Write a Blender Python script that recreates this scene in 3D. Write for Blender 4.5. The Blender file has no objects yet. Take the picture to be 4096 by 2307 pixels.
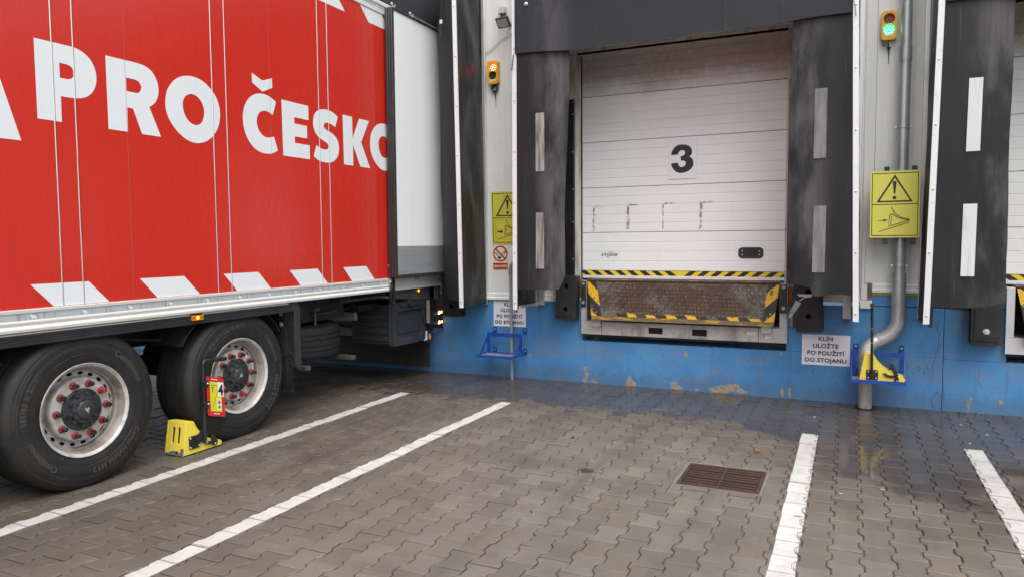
import bpy, bmesh, math, random
from mathutils import Vector, Matrix, noise as mnoise
from mathutils.geometry import tessellate_polygon
R = math.radians
random.seed(11)
scene = bpy.context.scene
COL = scene.collection

# ------------------------------------------------------------------ camera
cam_d = bpy.data.cameras.new('camera')
cam_d.sensor_width = 36.0
cam_d.lens = 25.67
cam_d.clip_start = 0.05
cam_d.clip_end = 2000
cam = bpy.data.objects.new('camera', cam_d)
COL.objects.link(cam)
_r = Vector((0.907594, 0.419781, -0.007554))
_u = Vector((-0.019705, 0.060563, 0.99797))
_f = Vector((-0.419387, 0.905602, -0.063238))
mw = Matrix((_r, _u, -_f)).transposed().to_4x4()
mw.translation = Vector((0.0, -7.5206, 1.5379))
cam.matrix_world = mw
scene.camera = cam

# ------------------------------------------------------------------ sky and sun (overcast)
SUN_EL, SUN_AZ = R(62), R(140)          # azimuth clockwise from +Y
w = bpy.data.worlds.new('World'); scene.world = w; w.use_nodes = True
nt = w.node_tree; nt.nodes.clear()
sky = nt.nodes.new('ShaderNodeTexSky'); sky.sky_type = 'NISHITA'; sky.sun_disc = False
sky.sun_elevation = SUN_EL; sky.sun_rotation = SUN_AZ; sky.dust_density = 4.0; sky.air_density = 1.2
hs = nt.nodes.new('ShaderNodeHueSaturation'); hs.inputs['Saturation'].default_value = 0.22
bg = nt.nodes.new('ShaderNodeBackground'); bg.inputs['Strength'].default_value = 0.12
wo = nt.nodes.new('ShaderNodeOutputWorld')
nt.links.new(sky.outputs[0], hs.inputs['Color']); nt.links.new(hs.outputs[0], bg.inputs['Color']); nt.links.new(bg.outputs[0], wo.inputs[0])
sd = bpy.data.lights.new('sun', 'SUN'); sd.energy = 1.5; sd.angle = R(60); sd.color = (1.0, 0.98, 0.955)
sun = bpy.data.objects.new('sun', sd); COL.objects.link(sun)
sv = Vector((math.sin(SUN_AZ) * math.cos(SUN_EL), math.cos(SUN_AZ) * math.cos(SUN_EL), math.sin(SUN_EL)))
sun.rotation_euler = sv.to_track_quat('Z', 'Y').to_euler()
scene.view_settings.view_transform = 'Standard'
scene.view_settings.look = 'None'
scene.view_settings.exposure = 0.80
scene.view_settings.gamma = 1.0
scene.view_settings.use_curve_mapping = False
scene.render.filter_size = 1.1
scene.cycles.max_bounces = 6
scene.cycles.diffuse_bounces = 3
scene.cycles.glossy_bounces = 3

# ------------------------------------------------------------------ materials
class NT:
    """small helper for building node trees"""
    def __init__(s, name):
        s.m = bpy.data.materials.new(name); s.m.use_nodes = True
        s.t = s.m.node_tree; s.t.nodes.clear()
        s.out = s.n('ShaderNodeOutputMaterial'); s.b = s.n('ShaderNodeBsdfPrincipled')
        s.t.links.new(s.b.outputs[0], s.out.inputs[0])
    def n(s, typ, **k):
        x = s.t.nodes.new(typ)
        for a, v in k.items(): setattr(x, a, v)
        return x
    def set(s, node, sock, v):
        i = node.inputs[sock]
        if hasattr(v, 'is_output'): s.t.links.new(v, i)
        else:
            if isinstance(v, tuple) and len(v) == 3 and i.type == 'RGBA': v = v + (1,)
            i.default_value = v
    def math(s, op, a, b=0.0, c=None, clamp=False):
        x = s.n('ShaderNodeMath', operation=op, use_clamp=clamp)
        s.set(x, 0, a); s.set(x, 1, b)
        if c is not None: s.set(x, 2, c)
        return x.outputs[0]
    def ramp(s, v, lo, hi, a=0.0, b=1.0):
        x = s.n('ShaderNodeMapRange', interpolation_type='SMOOTHSTEP')
        s.set(x, 0, v); s.set(x, 1, lo); s.set(x, 2, hi); s.set(x, 3, a); s.set(x, 4, b)
        return x.outputs[0]
    def mix(s, f, a, b, mode='MIX'):
        x = s.n('ShaderNodeMix', data_type='RGBA', blend_type=mode)
        s.set(x, 0, f); s.set(x, 6, a); s.set(x, 7, b)
        return x.outputs[2]
    def pos(s, kind='Object'):
        if kind == 'World': return s.n('ShaderNodeNewGeometry').outputs['Position']
        return s.n('ShaderNodeTexCoord').outputs[kind]
    def noise(s, vec, scale, detail=5, rough=.6, stretch=(1, 1, 1), dist=0.0, off=(0, 0, 0)):
        if stretch != (1, 1, 1) or off != (0, 0, 0):
            mp = s.n('ShaderNodeMapping'); s.set(mp, 0, vec); s.set(mp, 3, stretch); s.set(mp, 1, off); vec = mp.outputs[0]
        x = s.n('ShaderNodeTexNoise'); s.set(x, 'Vector', vec); s.set(x, 'Scale', scale); s.set(x, 'Detail', detail); s.set(x, 'Roughness', rough); s.set(x, 'Distortion', dist)
        return x.outputs[0]
    def sep(s, vec):
        x = s.n('ShaderNodeSeparateXYZ'); s.set(x, 0, vec); return x.outputs
    def bump(s, h, strength=.3, dist=.01, prev=None):
        x = s.n('ShaderNodeBump'); s.set(x, 'Height', h); s.set(x, 'Strength', strength); s.set(x, 'Distance', dist)
        if prev is not None: s.set(x, 'Normal', prev)
        return x.outputs[0]
    def fin(s, col, rough=.5, metal=0.0, normal=None, **k):
        s.set(s.b, 'Base Color', col); s.set(s.b, 'Roughness', rough); s.set(s.b, 'Metallic', metal)
        if normal is not None: s.set(s.b, 'Normal', normal)
        for a, v in k.items(): s.set(s.b, a.replace('_', ' '), v)
        return s.m

def wmat(name, col, rough=.5, metal=0.0, col2=None, amt=.6, scale=4, stretch=(1, 1, 1), lo=.45, hi=.72,
         speck=0.0, sscale=90, scol=None, bump=.0, bscale=150, bdist=.002, rvar=.12, space='Object', **k):
    """a weathered surface: base colour, patches or streaks of a second colour, specks, fine relief"""
    t = NT(name); v = t.pos(space)
    c = col
    f = t.noise(v, scale, 6, .62, stretch)
    fm = t.ramp(f, lo, hi)
    if col2 is not None: c = t.mix(t.math('MULTIPLY', fm, amt), c, col2)
    if speck > 0:
        sp = t.noise(v, sscale, 3, .5)
        c = t.mix(t.math('MULTIPLY', t.ramp(sp, .60, .72), speck), c, scol or tuple(x * .35 for x in col))
    r = t.math('ADD', rough - rvar / 2, t.math('MULTIPLY', f, rvar), clamp=True)
    nrm = None
    if bump > 0: nrm = t.bump(t.noise(v, bscale, 4, .6), bump, bdist)
    return t.fin(c, r, metal, nrm, **k)

M = {}
M['white_paint'] = wmat('white_paint', (.76, .77, .77), .42, col2=(.52, .51, .48), amt=.35, scale=2.5, stretch=(1, 1, .25))
M['door_edge'] = wmat('door_edge_plastic', (.03, .031, .034), .5, col2=(.06, .06, .062), scale=8)
M['sign_white'] = wmat('sign_white', (.80, .81, .84), .4, col2=(.7, .71, .74), amt=.3)
M['paper'] = wmat('paper', (.78, .79, .86), .5, col2=(.72, .73, .80), amt=.5, scale=6, bump=.15, bscale=12, bdist=.01)
M['print_black'] = wmat('print_black', (.022, .02, .021), .55)
M['print_brown'] = wmat('print_dark_brown', (.035, .024, .016), .55)
M['sign_yellow'] = wmat('sign_yellow', (.78, .74, .12), .42, col2=(.70, .66, .12), amt=.4, scale=3)
M['old_yellow'] = wmat('faded_sign_yellow', (.62, .55, .055), .55, col2=(.40, .36, .05), amt=.7, scale=18, stretch=(1, 1, .18), speck=.3, sscale=60)
M['lamp_yellow'] = wmat('lamp_housing_yellow', (.78, .40, .02), .35, col2=(.62, .30, .02), amt=.4, scale=10)
M['chock_yellow'] = wmat('chock_yellow', (.80, .64, .075), .38, col2=(.42, .33, .05), amt=.7, scale=14, lo=.55, hi=.8, speck=.5, sscale=60, bump=.1, bscale=40)
M['rubber'] = wmat('rubber', (.018, .018, .019), .6, col2=(.045, .044, .044), scale=6, bump=.25, bscale=220, bdist=.001)
M['black_steel'] = wmat('black_steel', (.014, .014, .015), .42, col2=(.04, .038, .036), scale=7, bump=.1)
M['dark_chassis'] = wmat('dark_chassis', (.016, .016, .017), .65, col2=(.05, .047, .043), scale=4, speck=.3, sscale=40, scol=(.08, .075, .07))
M['grey_plastic'] = wmat('grey_plastic', (.030, .032, .037), .48, col2=(.055, .056, .060), scale=5, bump=.12, bscale=260, bdist=.001)
M['alu'] = wmat('aluminium', (.80, .80, .79), .32, .75, col2=(.52, .52, .50), amt=.5, scale=7, stretch=(1, 1, .4))
M['alu_white'] = wmat('coated_aluminium', (.76, .77, .79), .4, .1, col2=(.56, .56, .56), amt=.4, scale=5, stretch=(1, 1, .2), speck=.25, sscale=30)
M['rail_alu'] = wmat('rail_aluminium', (.80, .79, .76), .34, .2, col2=(.55, .53, .49), amt=.5, scale=4, stretch=(1, .1, 1))
M['galv'] = wmat('galvanised_steel', (.56, .58, .59), .36, .55, col2=(.36, .38, .39), amt=.7, scale=9, lo=.4, hi=.65, stretch=(1, 1, .5), speck=.25, sscale=120, scol=(.75, .76, .77), bump=.06, bscale=18, bdist=.004)
M['galv_old'] = wmat('old_galvanised_steel', (.47, .47, .45), .5, .35, col2=(.22, .205, .19), amt=.85, scale=6, stretch=(1, 1, .45), lo=.47, hi=.7, speck=.5, sscale=35, scol=(.10, .09, .08), bump=.12, bscale=40)
M['galv_new'] = wmat('light_grey_steel', (.62, .62, .63), .42, .2, col2=(.50, .50, .50), amt=.4, scale=6)
M['rust'] = wmat('rust', (.050, .029, .022), .8, .2, col2=(.095, .045, .026), amt=.8, scale=22, speck=.5, sscale=80, scol=(.04, .024, .02), bump=.4, bscale=120)
M['foam'] = wmat('orange_foam', (.30, .10, .03), .9, col2=(.10, .045, .022), amt=.9, scale=18, bump=.8, bscale=40, bdist=.01)
M['rack_blue'] = wmat('rack_blue', (.010, .06, .34), .33, col2=(.02, .085, .40), amt=.5, scale=12, speck=.15, sscale=70)
M['pvc'] = wmat('grey_pvc', (.27, .275, .28), .5, col2=(.36, .355, .34), amt=.6, scale=9, stretch=(1, 1, .3))
M['bolt'] = wmat('zinc_bolt', (.62, .62, .60), .35, .8, col2=(.35, .33, .30), scale=60)
M['glass_grey'] = wmat('lamp_glass', (.55, .55, .52), .2, col2=(.45, .45, .43), scale=12)
M['red_print'] = wmat('sign_red', (.46, .025, .03), .45, col2=(.38, .03, .035), amt=.4, scale=9)
M['cream'] = wmat('sign_cream', (.75, .68, .50), .5, col2=(.66, .60, .46), amt=.4, scale=6)
M['plate_red'] = wmat('plate_red', (.55, .03, .02), .4)
M['plate_green'] = wmat('plate_green', (.03, .36, .13), .4)
M['plate_yellow'] = wmat('plate_yellow', (.68, .64, .03), .4)
M['nut_red'] = wmat('nut_red', (.40, .032, .024), .55, col2=(.10, .014, .012), amt=.8, scale=70, lo=.4, hi=.65)
M['rim_silver'] = wmat('rim_silver', (.56, .56, .55), .42, .2, col2=(.30, .26, .22), amt=.75, scale=11, lo=.42, hi=.66, speck=.35, sscale=60)
M['rim_dirty'] = wmat('dirty_rim_barrel', (.34, .31, .285), .55, .1, col2=(.15, .105, .08), amt=.85, scale=6, lo=.4, hi=.65)
M['tape'] = None
M['paint_edge'] = wmat('paint_flake_edge', (.30, .36, .42), .7, col2=(.12, .17, .24), amt=.9, scale=30, lo=.4, hi=.6)
M['concrete'] = wmat('bare_concrete', (.32, .275, .215), .85, col2=(.17, .145, .115), amt=.9, scale=26, lo=.4, hi=.68, speck=.6, sscale=140, bump=.5, bscale=60, bdist=.004)
M['pit_dark'] = wmat('pit_concrete', (.10, .082, .066), .9, col2=(.05, .042, .036), scale=9, bump=.4, bscale=40, bdist=.004)
M['leaf'] = wmat('dry_leaf', (.32, .13, .04), .8, col2=(.20, .09, .03), scale=60)
M['inside_dark'] = wmat('shelter_inside', (.03, .03, .032), .7, col2=(.05, .05, .05), scale=3)

def emit_mat(name, col, strength, base=None):
    t = NT(name)
    return t.fin(base or col, .3, 0, None, Emission_Color=col, Emission_Strength=strength)
M['led_red'] = emit_mat('lit_red_led', (1.0, .42, .22), 1.5)
M['lens_red_lit'] = emit_mat('lit_red_lens', (1.0, .03, .003), 1.5)
M['led_green'] = emit_mat('lit_green_led', (.16, 1.0, .32), 2.2)
M['lens_green_lit'] = emit_mat('lit_green_lens', (.0, .95, .10), 2.4)
M['lens_red_off'] = wmat('red_lens_off', (.16, .03, .025), .25)
M['led_red_off'] = wmat('red_led_off', (.42, .09, .07), .3)
M['lens_green_off'] = wmat('green_lens_off', (.003, .03, .022), .35)
M['led_green_off'] = wmat('green_led_off', (.006, .06, .045), .35)
M['amber_lit'] = emit_mat('lit_amber', (1.0, .42, .02), 2.6)
M['amber'] = wmat('amber_lens', (.72, .20, .01), .25)
M['orange_reflector'] = wmat('orange_reflector', (.85, .30, .03), .3)
M['white_lit'] = emit_mat('lit_white_lamp', (1.0, .95, .88), 2.4)
M['red_lit'] = emit_mat('lit_red_tail_lamp', (1.0, .04, .02), 2.0)

# trailer red: film with faint vertical water streaks and rain drops
t = NT('trailer_red'); v = t.pos()
st = t.noise(v, 9, 4, .6, (1, 1, .10)); drops = t.noise(v, 70, 2, .5)
big = t.noise(v, 1.1, 4, .6, (1, 1, .4))
c = t.mix(t.math('MULTIPLY', t.math('MULTIPLY', t.ramp(st, .52, .78), t.ramp(big, .35, .65)), .30), (.59, .027, .015), (.49, .023, .014))
c = t.mix(t.math('MULTIPLY', t.math('MULTIPLY', t.ramp(t.noise(v, 26, 4, .6, (1, 1, .05), 0, (2, 3, 1)), .48, .70), t.ramp(t.math('ADD', t.sep(v)[2], big), 2.7, 1.5, 0, 1)), .30), c, (.38, .035, .025))
c = t.mix(t.math('MULTIPLY', t.ramp(drops, .70, .76), .35), c, (.70, .16, .13))
wav = t.noise(v, 1.3, 2, .5, (1, .6, .25))
M['trailer_red'] = t.fin(c, t.ramp(st, .3, .8, .26, .31), 0, t.bump(wav, .25, .02), Coat_Weight=.25, Coat_Roughness=.12)
t = NT('trailer_white_film'); v = t.pos()
st = t.noise(v, 14, 4, .6, (1, 1, .06)); drops = t.noise(v, 60, 2, .5)
c = t.mix(t.math('MULTIPLY', t.ramp(st, .5, .8), .3), (.77, .81, .84), (.69, .72, .75))
c = t.mix(t.math('MULTIPLY', t.ramp(drops, .68, .74), .35), c, (.9, .92, .94))
M['trailer_white'] = t.fin(c, .3, 0, None, Coat_Weight=.2)

# white inner face of the open trailer door: faint vertical dirt runs
t = NT('trailer_door_white'); v = t.pos()
st = t.noise(v, 16, 5, .6, (1, 1, .035)); gx = t.sep(v)[1]
runs = t.math('MULTIPLY', t.ramp(st, .46, .68), t.ramp(gx, -.62, -.25))
c = t.mix(t.math('MULTIPLY', runs, .11), (.85, .865, .88), (.58, .59, .60))
M['trailer_door'] = t.fin(c, .30, 0)

# black rubber / pvc curtain: scuffed grey where trailers rub, runs below
def curtain(name, cx_scuff, base=(.015, .0155, .018), amount=1.0):
    t = NT(name); v = t.pos('World'); xyz = t.sep(v)
    big = t.noise(v, 1.7, 5, .6, (1.6, 1, .6)); str_ = t.noise(v, 16, 5, .65, (1, 1, .06)); fine = t.noise(v, 260, 3, .6)
    dx = t.math('ABSOLUTE', t.math('SUBTRACT', xyz[0], cx_scuff))
    near = t.ramp(dx, .02, .30, 1, 0)
    wear = t.math('MULTIPLY', t.math('MULTIPLY', near, t.ramp(big, .40, .60)), t.ramp(str_, .15, .62, .25, 1))
    c = t.mix(t.math('MULTIPLY', wear,   .42 * amount), base, (.22, .21, .22))
    c = t.mix(t.math('MULTIPLY', t.ramp(str_, .62, .78), .35), c, (.13, .125, .13))
    c = t.mix(t.math('MULTIPLY', t.ramp(fine, .62, .8), .25), c, (.012, .012, .013))
    nb = t.bump(t.noise(v, 3.0, 3, .5, (1, 1, .5)), .35, .03)
    sc = t.noise(v, 5, 6, .75, (1, 1, 3.5), .8, (1, 0, 6))
    c = t.mix(t.math('MULTIPLY', t.ramp(sc, .66, .74), .45), c, (.010, .010, .011))
    c = t.mix(t.math('MULTIPLY', t.math('MULTIPLY', t.ramp(t.noise(v, 60, 3, .6, (1, 1, .02)), .68, .74), t.ramp(big, .45, .6)), .45), c, (.16, .155, .16))
    return t.fin(c, t.ramp(big, .3, .7, .45, .62), 0, t.bump(fine, .25, .0015, nb), Specular_IOR_Level=.32)
M['curtain_l'] = curtain('rubber_curtain_left', -2.72)
M['curtain_r'] = curtain('rubber_curtain_right', -.40)
M['curtain_4'] = curtain('rubber_curtain_far_right', 1.04, amount=.9)
M['curtain_h'] = curtain('rubber_head_curtain', -2.75, base=(.023, .0245, .031), amount=.5)
M['curtain_w'] = curtain('trailer_side_curtain', 9.0, base=(.018, .018, .020))
t = NT('shelter_fabric'); v = t.pos()
st = t.noise(v, 9, 5, .6, (1, 1, .08)); wr = t.noise(v, 4, 4, .6, (1, 1, .35), .6)
c = t.mix(t.math('MULTIPLY', t.ramp(st, .5, .75), .5), (.016, .016, .018), (.042, .041, .042))
M['fabric'] = t.fin(c, .45, 0, t.bump(wr, .6, .05))

# blue masonry paint, dirty and chipped, with its own stain shapes
t = NT('blue_masonry_paint'); v = t.pos('World')
big = t.noise(v, 1.4, 6, .6); md = t.noise(v, 7, 6, .65); st = t.noise(v, 18, 4, .6, (1, 1, .07)); fine = t.noise(v, 60, 5, .65)
c = t.mix(t.ramp(big, .33, .70), (.043, .195, .445), (.074, .268, .54))
c = t.mix(t.math('MULTIPLY', t.ramp(md, .50, .72), .55), c, (.11, .19, .34))
c = t.mix(t.math('MULTIPLY', t.ramp(st, .56, .74), .40), c, (.055, .12, .24))
c = t.mix(t.math('MULTIPLY', t.ramp(fine, .62, .70), .65), c, (.025, .06, .13))
hz_ = t.noise(v, 2.1, 5, .6, (1, 1, 1.6), .3, (7, 0, 2))
c = t.mix(t.math('MULTIPLY', t.ramp(hz_, .50, .66), .42), c, (.17, .22, .32))
mk = t.noise(v, 30, 4, .7, (1.6, 1, .5), .6, (2, 1, 5)); area_ = t.noise(v, 2.4, 2, .5, (1, 1, 1), 0, (8, 3, 1))
c = t.mix(t.math('MULTIPLY', t.math('MULTIPLY', t.ramp(mk, .60, .66), t.ramp(area_, .48, .62)), .75), c, (.03, .045, .07))
ch = t.noise(v, 13, 4, .55, (1, 1, 1), .4, (3, 1, 7))
c = t.mix(t.ramp(ch, .755, .775), c, (.33, .38, .42))
z = t.sep(v)[2]
gr = t.math('MULTIPLY', t.ramp(t.math('ADD', z, t.math('MULTIPLY', t.noise(v, 11, 6, .7), -.42)), -.16, .0, 1, 0), .40)
c = t.mix(gr, c, (.085, .085, .085))
nb = t.bump(t.noise(v, 28, 5, .6), .35, .006)
M['plinth'] = t.fin(c, t.ramp(md, .3, .7, .42, .62), 0, t.bump(fine, .2, .003, nb))

# off-white wall cladding with runs of dirt
t = NT('wall_cladding'); v = t.pos('World')
big = t.noise(v, 2.2, 5, .6); st = t.noise(v, 20, 5, .62, (1, 1, .05)); sp = t.noise(v, 55, 3, .5)
c = t.mix(t.ramp(big, .3, .7), (.70, .70, .67), (.76, .76, .735))
c = t.mix(t.math('MULTIPLY', t.ramp(st, .56, .80), .30), c, (.45, .44, .40))
c = t.mix(t.math('MULTIPLY', t.ramp(sp, .68, .74), .45), c, (.25, .23, .19))
M['cladding'] = t.fin(c, .42, 0, t.bump(t.noise(v, 6, 3, .5), .12, .01))

# sectional door: white, dusty at the top panel, rust-brown runs
t = NT('sectional_door'); v = t.pos('World')
big = t.noise(v, 1.6, 6, .62); st = t.noise(v, 22, 5, .62, (1, 1, .06)); sp = t.noise(v, 26, 4, .6)
c = t.mix(t.ramp(big, .38, .72), (.84, .845, .845), (.81, .812, .80))
c = t.mix(t.math('MULTIPLY', t.ramp(st, .58, .80), .14), c, (.56, .52, .44))
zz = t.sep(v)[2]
soot_shade = t.math('MULTIPLY', t.ramp(t.math('ADD', zz, t.math('MULTIPLY', big, .5)), 3.30, 3.52), t.ramp(sp, .25, .6, .55, 1))  # head curtain's shade painted into the door's top, with sooty brown
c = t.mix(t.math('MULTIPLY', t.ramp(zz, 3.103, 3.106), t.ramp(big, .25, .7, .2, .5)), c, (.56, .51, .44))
c = t.mix(t.math('MULTIPLY', soot_shade, .52), c, (.27, .20, .17))
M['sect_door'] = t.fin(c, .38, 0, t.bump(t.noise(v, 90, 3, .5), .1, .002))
M['jamb'] = wmat('dirty_door_jamb', (.60, .58, .53), .55, col2=(.22, .18, .14), amt=.7, scale=9, stretch=(1, 1, .25), lo=.46, hi=.68, space='World', speck=.4, sscale=50)
t = NT('rust_run'); v = t.pos('World')
n1 = t.noise(v, 40, 5, .7); n2 = t.noise(v, 12, 4, .6)
c = t.mix(t.ramp(n1, .38, .58), (.66, .62, .54), t.mix(t.ramp(n2, .4, .6), (.46, .25, .09), (.26, .15, .07)))
M['rust_run'] = t.fin(c, .6, Alpha=t.math('MULTIPLY', t.math('MULTIPLY', t.ramp(n1, .36, .60), t.ramp(n2, .30, .55, .35, 1)), .85))

# lip plate: worn tread plate, grey scale on brown steel
t = NT('worn_tread_plate'); v = t.pos(); xyz = t.sep(v)
b1 = t.noise(v, 2.2, 5, .62, (1, 1, 2.4), .2, (2, 0, 4)); b2 = t.noise(v, 8, 5, .65); b3 = t.noise(v, 60, 4, .6)
mid = t.ramp(t.math('ABSOLUTE', t.math('ADD', xyz[0], .12)), .45, .95)
c = t.mix(t.ramp(t.math('ADD', b1, t.math('MULTIPLY', mid, .16)), .48, .66), (.072, .042, .029), (.150, .132, .116))
c = t.mix(t.math('MULTIPLY', t.ramp(b2, .50, .66), .65), c, (.042, .024, .018))
c = t.mix(t.math('MULTIPLY', t.ramp(t.noise(v, 4.2, 6, .72, (1, 1, 3.2), 0, (5, 2, 1)), .60, .66), .6), c, (.17, .19, .205))
c = t.mix(t.math('MULTIPLY', t.ramp(b3, .6, .75), .5), c, (.13, .07, .04))
M['lip'] = t.fin(c, t.ramp(b2, .3, .7, .52, .70), .0, t.bump(b3, .3, .002), Specular_IOR_Level=.3)
t = NT('worn_yellow_plate'); v = t.pos()
b2 = t.noise(v, 16, 5, .65); b3 = t.noise(v, 70, 4, .6)
c = t.mix(t.ramp(b2, .58, .66), (.66, .38, .012), (.10, .06, .04))
M['lip_yellow'] = t.fin(t.mix(t.math('MULTIPLY', t.ramp(b3, .62, .7), .6), c, (.13, .07, .03)), .45, 0, t.bump(b3, .2, .002))
M['lip_black'] = wmat('worn_black_plate', (.020, .019, .018), .5, col2=(.11, .075, .055), amt=.8, scale=16, lo=.56, hi=.66)
M['haz_yellow'] = wmat('hazard_yellow', (.80, .58, .02), .4)
M['haz_black'] = wmat('hazard_black', (.02, .02, .021), .4)

# reflective tape on the trailer rails
t = NT('reflective_tape'); v = t.pos()
st = t.noise(v, 40, 4, .65, (1, 1, .12)); hx = t.n('ShaderNodeTexVoronoi'); t.set(hx, 'Vector', v); t.set(hx, 'Scale', 260.0)
c = t.mix(t.math('MULTIPLY', t.ramp(st, .54, .66), .7), (.50, .54, .57), (.24, .27, .29))
c = t.mix(t.math('MULTIPLY', t.ramp(hx.outputs[0], .4, .7), .3), c, (.70, .73, .75))
M['tape'] = t.fin(c, .35, .2)

# tyre rubber with road dust
t = NT('tyre_rubber'); v = t.pos()
b1 = t.noise(v, 7, 5, .65); b2 = t.noise(v, 45, 4, .6)
c = t.mix(t.math('MULTIPLY', t.ramp(b1, .42, .70), .6), (.0115, .0113, .0112), (.031, .0285, .026))
c = t.mix(t.math('MULTIPLY', t.ramp(b2, .62, .75), .4), c, (.055, .050, .044))
M['tyre'] = t.fin(c, .66, 0, t.bump(b2, .15, .002))

# concrete pavers: each its own tone; rain water lies along the wall
def paver_mat(name, dark=1.0, paint=False):
    t = NT(name); v = t.pos('World'); xyz = t.sep(v)
    oi = t.n('ShaderNodeObjectInfo').outputs['Random']; isl = t.n('ShaderNodeNewGeometry').outputs['Random Per Island']
    rnd = t.math('FRACT', t.math('ADD', oi, isl))
    rnd2 = t.math('FRACT', t.math('MULTIPLY', rnd, 17.31))
    agg = t.noise(v, 240, 3, .65); mid = t.noise(v, 5, 6, .65); fine = t.noise(v, 38, 5, .65)
    if paint:
        c = t.mix(t.ramp(mid, .40, .70), (.58, .57, .55), (.46, .45, .425))
        c = t.mix(t.math('MULTIPLY', t.ramp(fine, .56, .70), .65), c, (.32, .30, .27))
        c = t.mix(t.ramp(t.noise(v, 11, 5, .6, (1, 1, 1), .3, (9, 4, 2)), .665, .71), c, (.20, .18, .16))
        c = t.mix(t.math('MULTIPLY', rnd, .14), c, (.42, .40, .37))
    else:
        c = t.mix(rnd, (.126, .108, .090), (.170, .150, .129))
        c = t.mix(t.math('MULTIPLY', t.ramp(rnd2, .80, .98), .55), c, (.155, .122, .088))
        c = t.mix(t.math('MULTIPLY', t.ramp(t.noise(v, 2.3, 6, .68), .42, .66), .50), c, (.092, .077, .063))
        c = t.mix(t.math('MULTIPLY', t.ramp(agg, .60, .74), .40), c, (.22, .205, .19))
        c = t.mix(t.math('MULTIPLY', t.ramp(agg, .40, .28), .40), c, (.05, .043, .037))
        sp = t.noise(v, 3.1, 3, .5, (1, 1, 1), .5, (4, 8, 0)); c = t.mix(t.math('MULTIPLY', t.ramp(sp, .715, .745), .7), c, (.030, .026, .023))
        dd = t.n('ShaderNodeVectorMath', operation='DISTANCE'); t.set(dd, 0, v); t.set(dd, 1, (-1.585, -2.925, 0)); c = t.mix(t.math('MULTIPLY', t.ramp(t.math('ADD', dd.outputs['Value'], t.math('MULTIPLY', t.math('SUBTRACT', fine, .5), .12)), .035, .06, 1, 0), .85), c, (.02, .018, .018))
        tm = t.math('MULTIPLY', t.ramp(t.noise(v, 2.2, 4, .6, (2.2, .12, 1), .1, (1, 5, 0)), .54, .70), .34); c = t.mix(tm, c, (.055, .048, .042))
        if dark != 1.0: c = t.mix(1.0, c, (dark, dark, dark), 'MULTIPLY')
    # wet zone by place: distance from the wall, wider to the right, ragged edge
    reach = t.ramp(xyz[0], -1.1, .55, 1.25, 2.75)
    n1 = t.noise(v, .9, 4, .6); n2 = t.noise(v, 4.5, 5, .65)
    d = t.math('ADD', t.math('ADD', xyz[1], reach), t.math('ADD', t.math('MULTIPLY', t.math('SUBTRACT', n1, .5), 1.1), t.math('ADD', t.math('MULTIPLY', t.math('SUBTRACT', n2, .5), .95), t.math('MULTIPLY', t.math('SUBTRACT', t.noise(v, 15, 4, .6), .5), .45))))
    d = t.math('ADD', d, t.math('MULTIPLY', t.math('SUBTRACT', rnd2, .5), .35))
    wet = t.ramp(d, -.04, .22)
    damp = t.math('MAXIMUM', t.ramp(d, -1.3, .2), t.math('MULTIPLY', t.ramp(t.math('ADD', xyz[0], t.math('MULTIPLY', n1, 1.6)), -.9, -3.3, 0, 1), .95))
    c = t.mix(t.math('MULTIPLY', damp, .30 if paint else .78), c, t.mix(1.0, c, (.60, .56, .53), 'MULTIPLY'))
    if not paint: c = t.mix(t.math('MULTIPLY', wet, .75), c, t.mix(1.0, c, (.52, .51, .50), 'MULTIPLY'))
    relief = t.math('SUBTRACT', 1.0, t.math('MULTIPLY', wet, .93))
    nb = t.n('ShaderNodeBump'); t.set(nb, 'Height', t.math('ADD', agg, t.math('MULTIPLY', fine, .8))); t.set(nb, 'Distance', .0025); t.set(nb, 'Strength', t.math('MULTIPLY', relief, .55))
    rough = t.math('SUBTRACT', t.ramp(wet, 0, 1, .66, .60), t.math('MULTIPLY', damp, .16))
    cw = t.math('MULTIPLY', wet, .5 if paint else (.80 if dark == 1.0 else .30))
    cr = t.ramp(t.math('ADD', n2, t.math('MULTIPLY', rnd, .25)), .3, .8, .02, .09)
    up = t.n('ShaderNodeCombineXYZ'); rip = t.noise(v, 16, 2, .5); t.set(up, 0, t.math('MULTIPLY', t.math('SUBTRACT', rip, .5), .02)); t.set(up, 1, t.math('MULTIPLY', t.math('SUBTRACT', n2, .5), .02)); t.set(up, 2, 1.0)
    return t.fin(c, rough, 0, nb.outputs[0], Coat_Weight=cw, Coat_Roughness=cr, Coat_IOR=1.33, Coat_Normal=up.outputs[0], Specular_IOR_Level=t.ramp(wet, 0, 1, .5, .15))
M['paver'] = paver_mat('concrete_paver')
M['sand'] = paver_mat('joint_sand', .56)
M['line'] = paver_mat('bay_line_paint', paint=True)
M['mortar'] = wmat('grey_mortar', (.17, .15, .13), .75, col2=(.12, .105, .09), scale=9, bump=.4, bscale=90, space='World')

M['tyre_letter'] = wmat('raised_tyre_letters', (.058, .054, .050), .7, col2=(.020, .019, .018), scale=20)
M['lip_bump'] = wmat('worn_tread_lozenge', (.20, .165, .14), .50, .1, col2=(.055, .033, .024), amt=.9, scale=5, lo=.4, hi=.6)
M['dark_galv'] = wmat('dirty_dark_steel', (.10, .098, .09), .6, .3, col2=(.05, .048, .044), scale=9)
M['beam_grey'] = wmat('road_dusted_steel', (.075, .075, .076), .6, .1, col2=(.035, .034, .034), scale=7)
M['lip_shade'] = wmat('shade_round_lozenges', (.026, .016, .012), .8)  # dark quads that paint the shadow round each lozenge onto the plate
M['scrap'] = wmat('damp_paper', (.50, .50, .48), .6)
M['worn_rubber'] = wmat('bare_worn_edge', (.13, .135, .12), .7, col2=(.06, .06, .05), scale=60)
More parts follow.
